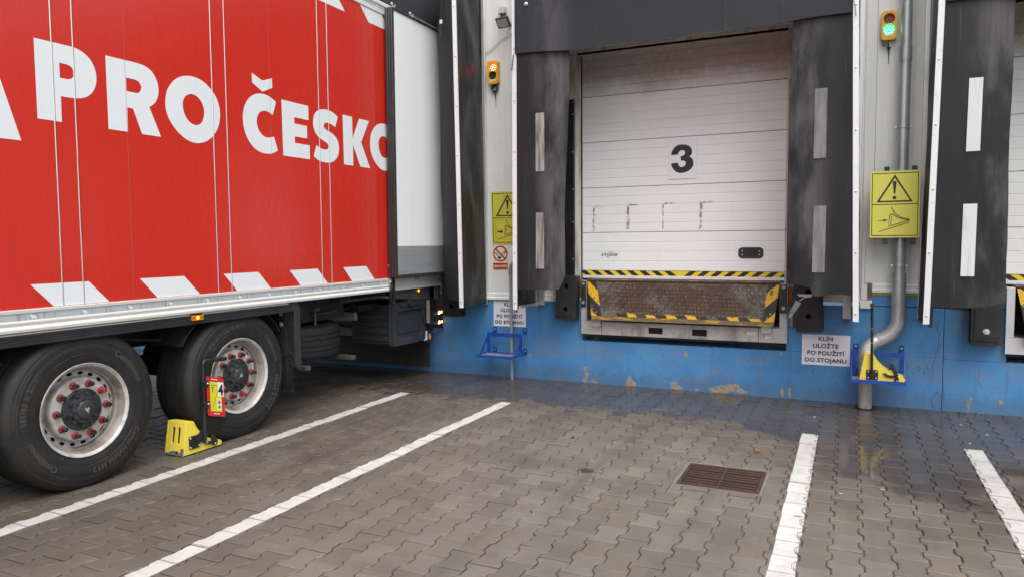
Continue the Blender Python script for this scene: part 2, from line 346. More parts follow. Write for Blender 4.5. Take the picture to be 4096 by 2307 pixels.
# ------------------------------------------------------------------ geometry helpers
class MB:
    """collects shapes and links them as ONE mesh object; several materials by slot"""
    def __init__(s): s.v = []; s.f = []; s.mi = []; s.cur = 0
    def slot(s, i): s.cur = i; return s
    def add(s, vs, fs):
        o = len(s.v); s.v += [tuple(q) for q in vs]; s.f += [tuple(i + o for i in f) for f in fs]; s.mi += [s.cur] * len(fs); return s
    def box(s, x0, x1, y0, y1, z0, z1):
        vs = [(x, y, z) for x in (x0, x1) for y in (y0, y1) for z in (z0, z1)]
        return s.add(vs, [(0, 1, 3, 2), (4, 6, 7, 5), (0, 4, 5, 1), (2, 3, 7, 6), (0, 2, 6, 4), (1, 5, 7, 3)])
    def prism(s, outer, axis, a0, a1, holes=()):
        """flat outline with thickness. axis x: (y,z), axis y: (x,z), axis z: (x,y)"""
        def P(q, a): return {'x': (a, q[0], q[1]), 'y': (q[0], a, q[1]), 'z': (q[0], q[1], a)}[axis]
        loops = [list(outer)] + [list(h) for h in holes]
        flat = [q for l in loops for q in l]
        tri = tessellate_polygon([[Vector((q[0], q[1], 0)) for q in l] for l in loops])
        n = len(flat)
        vs = [P(q, a0) for q in flat] + [P(q, a1) for q in flat]
        fs = [tuple(t) for t in tri] + [tuple(i + n for i in reversed(t)) for t in tri]
        o = 0
        for l in loops:
            m = len(l)
            fs += [(o + i, o + (i + 1) % m, n + o + (i + 1) % m, n + o + i) for i in range(m)]
            o += m
        return s.add(vs, fs)
    def cyl(s, p0, p1, r0, r1=None, n=16, cap=True):
        r1 = r0 if r1 is None else r1
        p0, p1 = Vector(p0), Vector(p1); d = (p1 - p0).normalized()
        a = d.orthogonal().normalized(); b = d.cross(a)
        vs = []
        for p, r in ((p0, r0), (p1, r1)):
            vs += [p + a * (r * math.cos(2 * math.pi * i / n)) + b * (r * math.sin(2 * math.pi * i / n)) for i in range(n)]
        fs = [(i, (i + 1) % n, n + (i + 1) % n, n + i) for i in range(n)]
        if cap: fs += [tuple(range(n - 1, -1, -1)), tuple(range(n, 2 * n))]
        return s.add(vs, fs)
    def tube(s, path, r, n=12, cap=True):
        P = [Vector(p) for p in path]; rs = r if isinstance(r, (list, tuple)) else [r] * len(P)
        t0 = (P[1] - P[0]).normalized(); a = t0.orthogonal().normalized(); vs = []
        for i, p in enumerate(P):
            t = ((P[min(i + 1, len(P) - 1)] - P[max(i - 1, 0)])).normalized()
            a = (a - t * a.dot(t)).normalized(); b = t.cross(a)
            vs += [p + a * (rs[i] * math.cos(2 * math.pi * k / n)) + b * (rs[i] * math.sin(2 * math.pi * k / n)) for k in range(n)]
        fs = [(i * n + k, i * n + (k + 1) % n, (i + 1) * n + (k + 1) % n, (i + 1) * n + k) for i in range(len(P) - 1) for k in range(n)]
        if cap: fs += [tuple(range(n - 1, -1, -1)), tuple(range((len(P) - 1) * n, len(P) * n))]
        return s.add(vs, fs)
    def lathe(s, prof, c=(0, 0, 0), n=48, axis='x', closed=False, a0=0, a1=2 * math.pi):
        """prof: (along axis, radius)"""
        full = abs(a1 - a0 - 2 * math.pi) < 1e-6; m = n if full else n + 1; vs = []
        for h, r in prof:
            for i in range(m):
                an = a0 + (a1 - a0) * i / n; q = (r * math.sin(an), r * math.cos(an))
                vs.append({'x': (c[0] + h, c[1] + q[0], c[2] + q[1]), 'y': (c[0] + q[0], c[1] + h, c[2] + q[1]), 'z': (c[0] + q[0], c[1] + q[1], c[2] + h)}[axis])
        k = len(prof); fs = []
        for j in range(k if closed else k - 1):
            j2 = (j + 1) % k
            for i in range(n):
                i2 = (i + 1) % m if full else i + 1
                fs.append((j * m + i, j * m + i2, j2 * m + i2, j2 * m + i))
        return s.add(vs, fs)
    def bar(s, p0, p1, w, h, up=(0, 0, 1)):
        p0, p1 = Vector(p0), Vector(p1); d = (p1 - p0).normalized(); u = Vector(up); sx = d.cross(u).normalized(); u = sx.cross(d)
        vs = [p + sx * (w / 2 * i) + u * (h / 2 * j) for p in (p0, p1) for i, j in ((-1, -1), (1, -1), (1, 1), (-1, 1))]
        return s.add(vs, [(0, 1, 2, 3), (7, 6, 5, 4), (0, 4, 5, 1), (1, 5, 6, 2), (2, 6, 7, 3), (3, 7, 4, 0)])
    def sheet(s, fn, nu, nv, th):
        """a curved sheet with thickness th (vector): fn(u,v) -> point"""
        th = Vector(th); A = [Vector(fn(i / nu, j / nv)) for j in range(nv + 1) for i in range(nu + 1)]
        N = len(A); vs = A + [p + th for p in A]; W = nu + 1; fs = []
        for j in range(nv):
            for i in range(nu):
                q = (j * W + i, j * W + i + 1, (j + 1) * W + i + 1, (j + 1) * W + i)
                fs.append(q); fs.append(tuple(N + k for k in reversed(q)))
        rim = [i for i in range(W)] + [j * W + nu for j in range(1, nv + 1)] + [nv * W + i for i in range(nu - 1, -1, -1)] + [j * W for j in range(nv - 1, 0, -1)]
        for a, b in zip(rim, rim[1:] + rim[:1]): fs.append((b, a, N + a, N + b))
        return s.add(vs, fs)
    def mesh(s, name, mats, smooth=True, ang=35, fixn=True):
        me = bpy.data.meshes.new(name); me.from_pydata(s.v, [], s.f)
        for m in (mats if isinstance(mats, (list, tuple)) else [mats]): me.materials.append(m)
        if any(s.mi): me.polygons.foreach_set('material_index', s.mi)
        if fixn:
            bm = bmesh.new(); bm.from_mesh(me); bmesh.ops.recalc_face_normals(bm, faces=bm.faces); bm.to_mesh(me); bm.free()
        if smooth:
            me.shade_smooth(); me.set_sharp_from_angle(angle=R(ang))
        me.update(); return me

def world_of(o):
    p = Vector(o.location)
    while o.parent: o = o.parent; p = p + Vector(o.location)
    return p
def link(name, me, parent=None, loc=(0, 0, 0)):
    o = bpy.data.objects.new(name, me); COL.objects.link(o)
    if parent is not None: o.parent = parent
    o.location = loc
    return o
def obj(name, mb, mats, parent=None, smooth=True, bevel=0.0, ang=35, fixn=True, base=None):
    """link a builder's shapes (given in world metres) as one object under parent"""
    off = world_of(parent) if parent is not None else Vector(base or (0, 0, 0))
    if off.length > 0: mb.v = [(x - off.x, y - off.y, z - off.z) for x, y, z in mb.v]
    o = link(name, mb.mesh(name, mats, smooth, ang, fixn), parent, (0, 0, 0) if parent is not None else off)
    if bevel:
        b = o.modifiers.new('bevel', 'BEVEL'); b.width = bevel; b.segments = 2; b.limit_method = 'ANGLE'; b.angle_limit = R(40)
        b.harden_normals = False
    return o
def tag(o, label, cat, group=None):
    o['label'] = label; o['category'] = cat
    if group: o['group'] = group
    return o
def thing(name, label, cat, loc=(0, 0, 0), group=None):
    o = link(name, None, None, loc); o.empty_display_size = .2
    return tag(o, label, cat, group)
def part(name, parent, loc_world):
    return link(name, None, parent, Vector(loc_world) - world_of(parent))

def rrect(x0, x1, z0, z1, r, n=4):
    pts = []
    for cx, cz, a in ((x1 - r, z1 - r, 0), (x0 + r, z1 - r, 90), (x0 + r, z0 + r, 180), (x1 - r, z0 + r, 270)):
        pts += [(cx + r * math.cos(R(a + 90 * i / n)), cz + r * math.sin(R(a + 90 * i / n))) for i in range(n + 1)]
    return pts
def circ(cx, cz, r, n=24, rz=None): return [(cx + r * math.cos(2 * math.pi * i / n), cz + (rz or r) * math.sin(2 * math.pi * i / n)) for i in range(n)]
def smoothloop(pts, corners=(), sub=4):
    """Catmull-Rom through a closed outline; indices in corners stay sharp"""
    n = len(pts); out = []
    for i in range(n):
        p0, p1, p2, p3 = pts[i - 1], pts[i], pts[(i + 1) % n], pts[(i + 2) % n]
        if i in corners: p0 = p1
        if (i + 1) % n in corners: p3 = p2
        if i in corners and (i + 1) % n in corners: out.append(p1); continue
        for k in range(sub):
            t = k / sub
            out.append(tuple(.5 * (2 * p1[a] + (p2[a] - p0[a]) * t + (2 * p0[a] - 5 * p1[a] + 4 * p2[a] - p3[a]) * t * t + (3 * p1[a] - p0[a] - 3 * p2[a] + p3[a]) * t ** 3) for a in (0, 1)))
    return out
def stroke(pts, w):
    """outline of a line of width w along pts (2D)"""
    L, Rr = [], []
    for i, p in enumerate(pts):
        a = Vector(pts[max(i - 1, 0)]); b = Vector(pts[min(i + 1, len(pts) - 1)]); d = (b - a).normalized(); n = Vector((-d.y, d.x)) * (w / 2)
        L.append((p[0] + n.x, p[1] + n.y)); Rr.append((p[0] - n.x, p[1] - n.y))
    return L + Rr[::-1]
def clip(poly, a, b, c):
    """keep the side a*x + b*y <= c"""
    out = []
    for i, p in enumerate(poly):
        q = poly[(i + 1) % len(poly)]; dp = a * p[0] + b * p[1] - c; dq = a * q[0] + b * q[1] - c
        if dp <= 0: out.append(p)
        if (dp < 0 < dq) or (dq < 0 < dp):
            t = dp / (dp - dq); out.append((p[0] + (q[0] - p[0]) * t, p[1] + (q[1] - p[1]) * t))
    return out
def area(p): return .5 * sum(p[i][0] * p[(i + 1) % len(p)][1] - p[(i + 1) % len(p)][0] * p[i][1] for i in range(len(p)))
def bez(p0, p1, p2, n=10): return [tuple((1 - t) ** 2 * a + 2 * t * (1 - t) * b + t * t * c for a, b, c in zip(p0, p1, p2)) for t in [i / n for i in range(n + 1)]]

_tc = bpy.data.curves.new('lettering', 'FONT'); _to = bpy.data.objects.new('lettering', _tc)
def text_geo(body, size, bold=.0, align='CENTER', shear=0.0, space=1.0, line=1.0, sx=1.0, extrude=0.0):
    """2D letter shapes as (verts, faces) in x,y with optional thickness, from Blender's own built-in font"""
    _tc.body = body; _tc.size = size; _tc.offset = bold * size; _tc.align_x = align; _tc.shear = shear; _tc.space_character = space; _tc.space_line = line; _tc.extrude = extrude; _tc.resolution_u = 3
    me = _to.to_mesh(); vs = [(v.co.x * sx, v.co.y, v.co.z) for v in me.vertices]; fs = [tuple(p.vertices) for p in me.polygons]; _to.to_mesh_clear()
    return vs, fs
def wall_text(mb, body, size, x, z, y, **k):
    vs, fs = text_geo(body, size, **k); return mb.add([(x + a, y - c, z + b) for a, b, c in vs], fs)
# ------------------------------------------------------------------ the paved yard
PX, PY = 0.1425, 0.1965            # pitch of the interlocking pavers
JW = .0029                         # half joint
def paver_outline(g=JW, inset=0.0):
    hw, hn, L = .0825, .0600, PY / 2
    e = g + inset
    right = [(hw - e, -L + e), (hw - e, -.0631), (hn - e, -.0351), (hn - e, .0351), (hw - e, .0631), (hw - e, L - e)]
    return right + [(-x, y) for x, y in reversed(right)]
TOP = paver_outline(inset=.0044); RIM = paver_outline()
def paver_geo(top, rim, cx, cy, z, tx, ty, hc=.0038, hb=.028):
    def zz(x, y): return z + tx * x + ty * y
    n = len(top)
    vs = [(cx + x, cy + y, zz(x, y)) for x, y in top] + [(cx + x, cy + y, zz(x, y) - hc) for x, y in rim] + [(cx + x, cy + y, zz(x, y) - hb) for x, y in rim]
    fs = [tuple(range(n))]
    for i in range(n):
        j = (i + 1) % n
        fs += [(i, n + i, n + j, j), (n + i, 2 * n + i, 2 * n + j, n + j)]
    return vs, fs

yard = link('paved_yard', None); yard['kind'] = 'structure'
GX0, GX1, GY0, GY1 = -.985, -.478, -2.925, -2.455     # hole of the drain grate
b = MB(); zj = -.0095
for x0, x1, y0, y1 in ((-400, 400, -600, GY0), (-400, GX0, GY0, GY1), (GX1, 400, GY0, GY1), (-400, 400, GY1, .6)):
    b.add([(x0, y0, zj), (x1, y0, zj), (x1, y1, zj), (x0, y1, zj)], [(0, 1, 2, 3)])
obj('joint_sand', b, M['sand'], yard, smooth=False, fixn=False)
X_EDGE0, X_EDGE1, Y_EDGE = -9.0, 6.6, -10.6
LINES = [(-4.193, -4.078, -1.225), (-3.047, -2.932, -1.222), (-.322, -.203, -1.327), (.785, .905, -1.345)]
cells = []
rg = random.Random(5)
i0 = int(math.floor((X_EDGE0 - .15) / PX)); i1 = int(math.ceil((X_EDGE1 - .15) / PX))
for i in range(i0, i1 + 1):
    cx = .150 + i * PX
    for j in range(-1, 56):
        cy = -.0745 - PY * j - (PY / 2 if i % 2 else 0.0) + .0
        if cy > .095: continue
        # local settlement of the paving: smooth unevenness plus each stone's own tilt
        h = (mnoise.noise(Vector((cx * .6, cy * .6, 3))) * .008 if cy < -.3 else 0) + rg.gauss(0, .0014)
        cells.append((cx, cy, h - .001, rg.gauss(0, .010), rg.gauss(0, .010), i))
def facing(c):
    d = Vector((c[0], c[1], 0)) - mw.translation
    x = d.dot(_r); y = d.dot(_u); zc = d.dot(_f)
    if zc < .3: return 0
    px = x / zc * .7131 / .5; py = y / zc * .7131 / .5
    if abs(px) > 1.02 or abs(py) > .5625 + .02: return 0
    if c[0] < -4.45 + .0 and c[1] > -6: return 0
    return 1.0 / zc ** 3
ranked = sorted(range(len(cells)), key=lambda k: -facing(cells[k]))
def plain(c):
    cx, cy = c[0], c[1]
    if cy > -.11: return False
    if GX0 - .1 < cx < GX1 + .1 and GY0 - .12 < cy < GY1 + .12: return False
    return True
single = set([k for k in ranked if facing(cells[k]) > 0 and plain(cells[k])][:300])
# twelve shared meshes: slightly worn variants
variants = []
for k in range(12):
    q = random.Random(k)
    top = [(x * (1 + q.uniform(-.012, .004)), y * (1 + q.uniform(-.010, .003))) for x, y in TOP]
    for _ in range(q.choice((0, 0, 1, 1, 2))):            # a chipped corner
        j_ = q.choice((0, 5, 6, 11, 2, 9)); f_ = q.uniform(.90, .96); top[j_] = (top[j_][0] * f_, top[j_][1] * f_)
    vs, fs = paver_geo(top, RIM, 0, 0, 0, q.gauss(0, .004), q.gauss(0, .004))
    variants.append(MB().add(vs, fs).mesh('paver', M['paver'], smooth=False, fixn=False))
stuff = MB(); paint_tops = {n: [] for n in range(len(LINES))}; paint_low = {n: [] for n in range(len(LINES))}
for k, c in enumerate(cells):
    cx, cy, h, tx, ty, i = c
    if k in single:
        o = link('paver', variants[k % 12], yard, (cx, cy, h)); o.rotation_euler = (ty, -tx, 0)
    elif plain(c):
        q = random.Random(k); s_ = 1 + q.uniform(-.012, .003)
        stuff.add(*paver_geo([(x * s_, y * s_) for x, y in TOP], RIM, cx, cy, h, tx, ty))
    else:
        pieces = []
        rim = [(cx + x, cy + y) for x, y in RIM]
        rim = clip(rim, 0, 1, -.006)
        if GX0 - .1 < cx < GX1 + .1 and GY0 - .12 < cy < GY1 + .12:
            m = .022
            pieces.append(clip(rim, 1, 0, GX0 - m)); pieces.append(clip(rim, -1, 0, -GX1 - m))
            mid = clip(clip(rim, -1, 0, -GX0 + m - .004), 1, 0, GX1 + m - .004)
            pieces.append(clip(mid, 0, 1, GY0 - m)); pieces.append(clip(mid, 0, -1, -GY1 - m))
        else: pieces = [rim]
        for p in pieces:
            if len(p) < 3 or abs(area(p)) < .0009: continue
            mx = sum(a for a, _ in p) / len(p); my = sum(a for _, a in p) / len(p)
            stuff.add(*paver_geo([(mx + (x - mx) * .955 - cx, my + (y - my) * .955 - cy) for x, y in p], [(x - cx, y - cy) for x, y in p], cx, cy, min(h, 0), tx * .3, ty * .3))
    # paint on the stone's top
    for n, (lx0, lx1, ly1) in enumerate(LINES):
        if cx + .09 > lx0 and cx - .09 < lx1 and cy - .1 < ly1:
            p = [(cx + x * 1.012, cy + y * 1.012) for x, y in TOP]
            q = random.Random(k * 7 + n)
            p = clip(clip(clip(p, -1, 0, -lx0 - q.uniform(-.003, .003)), 1, 0, lx1 + q.uniform(-.003, .003)), 0, 1, ly1)
            if len(p) >= 3 and abs(area(p)) > 1e-5: paint_tops[n].append((p, c))
            p2 = clip(clip(clip([(cx + x * 1.055, cy + y * 1.035) for x, y in RIM], -1, 0, -lx0 - .001), 1, 0, lx1 - .001), 0, 1, ly1 - .002)
            if len(p2) >= 3 and abs(area(p2)) > 1e-5: paint_low[n].append((p2, c))
st = obj('paver_field', stuff, M['paver'], yard, smooth=False, fixn=False); st['kind'] = 'stuff'

labels = ['white bay line along the trailer wheels, leftmost of the painted lines',
          'white bay line in the open bay, second from the trailer wheels',
          'white bay line just right of the rusty drain grate',
          'white bay line running out at the right edge, right of the downpipe']
for n, (lx0, lx1, ly1) in enumerate(LINES):
    b = MB()
    for p, (cx, cy, h, tx, ty, i) in paint_tops[n]:
        m = len(p); zz = [h + tx * (x - cx) + ty * (y - cy) + .0016 for x, y in p]
        b.add([(x, y, z) for (x, y), z in zip(p, zz)] + [(x, y, z - .003) for (x, y), z in zip(p, zz)],
              [tuple(range(m))] + [(a, m + a, m + (a + 1) % m, (a + 1) % m) for a in range(m)])
    # paint that ran into the joints
    for p, (cx, cy, h, tx, ty, i) in paint_low[n]:
        b.add([(x, y, h - .0026 + tx * (x - cx) + ty * (y - cy)) for x, y in p], [tuple(range(len(p)))])
    tag(obj('bay_line', b, M['line'], None, smooth=False, fixn=False), labels[n], 'road marking', 'white bay lines painted on the pavers')

# drain grate
gr = thing('drain_grate', 'rusty cast iron drain grate let into the paving', 'drain', ((GX0 + GX1) / 2, (GY0 + GY1) / 2, 0))
b = MB().prism([(GX0 - .03, GY0 - .03), (GX1 + .03, GY0 - .03), (GX1 + .03, GY1 + .03), (GX0 - .03, GY1 + .03)], 'z', -.08, -.006, [[(GX0, GY0), (GX0, GY1), (GX1, GY1), (GX1, GY0)]])
obj('mortar_bed', b, M['mortar'], gr, bevel=.004)
b = MB().prism([(GX0 + .002, GY0 + .002), (GX1 - .002, GY0 + .002), (GX1 - .002, GY1 - .002), (GX0 + .002, GY1 - .002)], 'z', -.05, -.004, [[(GX0 + .022, GY0 + .022), (GX0 + .022, GY1 - .022), (GX1 - .022, GY1 - .022), (GX1 - .022, GY0 + .022)]])
obj('frame', b, M['rust'], gr, bevel=.003)
nb = 8; pitch = (GY1 - GY0 - .044) / nb
for half in (0, 1):
    xa = GX0 + .024 + half * ((GX1 - GX0) / 2 - .014); xb = xa + (GX1 - GX0) / 2 - .034
    for k in range(nb):
        y = GY0 + .022 + pitch * (k + .5)
        o = obj('bar', MB().box(xa, xb, y - .0125, y + .0125, -.05, -.006 - (k % 3) * .0012), M['rust'], gr, bevel=.003)
xm = (GX0 + GX1) / 2
obj('centre_rib', MB().box(xm - .0095, xm + .0095, GY0 + .024, GY1 - .024, -.06, -.005), M['rust'], gr, bevel=.003)
obj('sump', MB().box(GX0 + .01, GX1 - .01, GY0 + .01, GY1 - .01, -.5, -.16), M['pit_dark'], gr, smooth=False)
# ------------------------------------------------------------------ the warehouse wall
wh = thing('warehouse', 'warehouse loading wall with ribbed off-white cladding above a chipped blue plinth', 'warehouse')
LEV = [(-2.612, -.588), (1.255, 3.28), (-6.45, -4.40)]       # pit openings of the levellers
def psec(x0, x1, z0, z1, y=0.0):
    obj('plinth_section', MB().box(x0, x1, y, y + .45, z0, z1), M['plinth'], wh, bevel=.004)
psec(-10, .7735, -.3, .462); psec(.7765, 7, -.3, .462)
psec(-10, -6.455, .462, .9); psec(-4.395, -2.64, .462, .9)
psec(-.55, .7735, .462, .917); psec(.7765, 1.25, .462, .917); psec(3.285, 7, .462, .92)
psec(.187, .7735, .924, 1.045, -.003); psec(.7765, 1.25, .924, 1.045, -.003)
obj('yellow_line', MB().box(.190, 1.2, -.006, .1, 1.026, 1.052), wmat('plinth_yellow', (.60, .47, .015), .5, col2=(.35, .30, .05), amt=.5, scale=14), wh)
# inside of the leveller pits
for x0, x1 in LEV:
    b = MB().box(x0 - .02, x1 + .02, .46, .55, .40, 1.14).box(x0 - .02, x1 + .02, .003, .46, .40, .4615)
    obj('pit', b, M['pit_dark'], wh)
    q = random.Random(int(x0 * 10)); b = MB()
    for k in range(60):
        x = q.uniform(x0 + .03, x1 - .03); y = q.uniform(.01, .3); r = q.uniform(.004, .014)
        b.lathe([(0, r), (r * .8, r * .7), (r, 0)], (x, y, .4615), 5, 'z')
    if x0 > -4: o = obj('pit_rubble', b, M['pit_dark'], wh); o['kind'] = 'stuff'
# chips where the paint has come off the plinth
def chip(pts, seed, m='concrete', sub=3, y=-.0016):
    q = random.Random(seed); out = []
    for i, p in enumerate(pts):
        n = pts[(i + 1) % len(pts)]
        for k in range(sub):
            t = k / sub; j = .007 if k else 0.003
            out.append((p[0] + (n[0] - p[0]) * t + q.uniform(-j, j), max(.002, p[1] + (n[1] - p[1]) * t + q.uniform(-j, j))))
    mx = sum(a for a, _ in out) / len(out); mz = sum(b_ for _, b_ in out) / len(out)
    rim_ = [(mx + (a - mx) * 1.10 + q.uniform(-.004, .004), max(.0015, mz + (b_ - mz) * 1.09 + q.uniform(-.003, .003))) for a, b_ in out]
    e = obj('bare_patch', MB().prism(out, 'y', y, y + .004), M[m], wh, smooth=False)
    obj('flake_edge', MB().prism(rim_, 'y', -.0011, .002), M['paint_edge'], e, smooth=False)
chip([(-2.165, .0), (-2.140, .05), (-2.112, .105), (-2.085, .075), (-2.036, .028), (-2.04, .0)], 1)
chip([(-1.670, .0), (-1.665, .06), (-1.637, .080), (-1.60, .060), (-1.575, .05), (-1.548, .006), (-1.6, .0)], 2)
chip([(-1.255, .0), (-1.253, .045), (-1.20, .068), (-1.13, .080), (-1.095, .095), (-1.0, .092), (-.97, .06), (-.905, .024), (-.99, .012), (-1.09, .022), (-1.1, .0)], 3)
chip([(-2.541, .012), (-2.52, .045), (-2.462, .026), (-2.48, .0), (-2.53, .0)], 4)
chip([(-2.64, .02), (-2.615, .055), (-2.59, .02), (-2.61, .0)], 5)
chip([(-2.60, .05), (-2.615, .17), (-2.585, .165), (-2.57, .10), (-2.585, .05)], 6)
chip([(-1.53, .36), (-1.525, .41), (-1.50, .41), (-1.495, .37), (-1.51, .345)], 7)
chip([(-.585, .02), (-.59, .09), (-.57, .11), (-.555, .06), (-.565, .01)], 8)
chip([(-.515, .0), (-.52, .09), (-.505, .10), (-.495, .03)], 9)
chip([(-.60, .41), (-.605, .44), (-.585, .45), (-.58, .41)], 10)
chip([(-3.285, .235), (-3.295, .27), (-3.265, .285), (-3.25, .25)], 11)
chip([(-3.60, .225), (-3.605, .245), (-3.57, .25), (-3.565, .23)], 12)
chip([(-1.42, .0), (-1.415, .03), (-1.385, .03), (-1.38, .0)], 13)
chip([(.985, .0), (.995, .06), (1.01, .12), (1.0, .14), (.975, .08), (.97, .02)], 14)
chip([(1.21, .09), (1.20, .12), (1.23, .13), (1.24, .10)], 15)
def crack(pts, seed, wd=.0035):
    q = random.Random(seed); out = []
    for a, c in zip(pts, pts[1:]):
        for k in range(5): out.append((a[0] + (c[0] - a[0]) * k / 5 + q.uniform(-.008, .008), a[1] + (c[1] - a[1]) * k / 5 + q.uniform(-.006, .006)))
    obj('crack', MB().prism(stroke(out + [pts[-1]], wd), 'y', -.0012, .002), M['pit_dark'], wh, smooth=False)
crack([(.72, .80), (.745, .62), (.70, .45), (.69, .25)], 21); crack([(.60, .62), (.63, .42), (.68, .33)], 22, .002)
crack([(.70, .0), (.70, .10), (.73, .16), (.77, .12)], 23); crack([(.79, .50), (.775, .30), (.79, .12)], 24)
crack([(.80, .912), (.95, .905), (1.05, .915), (1.24, .905)], 25, .005); crack([(-2.60, .46), (-2.61, .30), (-2.60, .12)], 26, .003)
crack([(-4.32, .50), (-4.30, .36), (-4.33, .26), (-4.24, .255)], 27); crack([(1.06, .42), (1.05, .3), (1.09, .21)], 28, .002)

# wall cladding: upright ribbed panels
def cladding(x0, x1, z0, z1, pitch=.062, y0=0.0):
    n = max(1, round((x1 - x0) / pitch)); p = (x1 - x0) / n; prof = []
    for k in range(n):
        a = x0 + p * k
        prof += [(a, y0 + .0045), (a + .004, y0), (a + p - .008, y0), (a + p - .004, y0 + .0045)]
    prof += [(x1, y0 + .0045), (x1, y0 + .09), (x0, y0 + .09)]
    obj('wall_panel', MB().prism(prof, 'z', z0, z1), M['cladding'], wh, smooth=False)
TOPZ = 6.2
DO = [(-2.702, -.575), (1.10, 3.23)]                        # door openings
DZ = 3.545
cladding(-10, -6.51, .93, TOPZ); cladding(-6.50, -5.42, .93, TOPZ); cladding(-5.41, -4.32, .93, TOPZ)
cladding(-4.31, -3.405, .90, TOPZ, .075); cladding(-3.40, -2.846, .935, TOPZ)
cladding(-.43, .095, .955, TOPZ); cladding(.19, .80, 1.085, TOPZ, .098); cladding(.805, .955, 1.02, TOPZ)
cladding(3.35, 7, .95, TOPZ)
for x0, x1 in DO: cladding(x0 - .14, x1 + .14, DZ, TOPZ)
# flat trims and drip edges
b = MB().prism([(-.032, .885), (-.032, .905), (-.012, .915), (-.012, .95), (-.004, .962), (.02, .962), (.02, .885)], 'x', -3.856, -2.848); obj('drip_edge', b, M['cladding'], wh, smooth=False)
b = MB().prism([(-.028, 1.052), (-.028, 1.075), (-.010, 1.085), (-.010, 1.118), (-.003, 1.130), (.02, 1.130), (.02, 1.052)], 'x', .19, .80); obj('drip_edge', b, M['cladding'], wh, smooth=False)
b = MB().prism([(-.02, .96), (-.02, .988), (-.008, .992), (-.008, 1.02), (.02, 1.03), (.02, .96)], 'x', -.42, .02); obj('drip_edge', b, M['cladding'], wh, smooth=False)
obj('corner_trim', MB().box(.098, .186, -.012, .1, .980, TOPZ), M['cladding'], wh, bevel=.003)
obj('corner_trim', MB().box(.188, .200, -.018, .05, 1.135, TOPZ), M['cladding'], wh, bevel=.002)
obj('trim_foot', MB().box(.090, .192, -.03, .02, .899, .975), M['cladding'], wh, bevel=.006)
obj('bare_wood', MB().box(.150, .190, -.014, .0, .975, 1.13), wmat('weathered_batten', (.42, .36, .28), .85, col2=(.13, .085, .06), amt=.95, scale=14, stretch=(2, 1, .25), lo=.42, hi=.6), wh)
obj('patch_plate', MB().box(.128, .190, -.022, -.002, 1.136, 1.60), M['cladding'], wh, bevel=.002)
obj('panel_joint', MB().box(.204, .206, -.0035, .0, 2.85, 2.853), M['cladding'], wh)
# taped repair on the cladding and a bent cable end
b = MB().prism(stroke([(-3.845, 3.625), (-3.72, 3.69), (-3.60, 3.78), (-3.45, 3.84)], .035), 'y', -.0025, .004); obj('sealant_tape', b, wmat('sealant', (.52, .52, .48), .5), wh, smooth=False)
b = MB().tube([(-3.845, -.045, .965), (-3.835, -.05, 1.0), (-3.815, -.055, 1.06), (-3.79, -.055, 1.105)], .006, 8); obj('cable_end', b, M['grey_plastic'], wh)

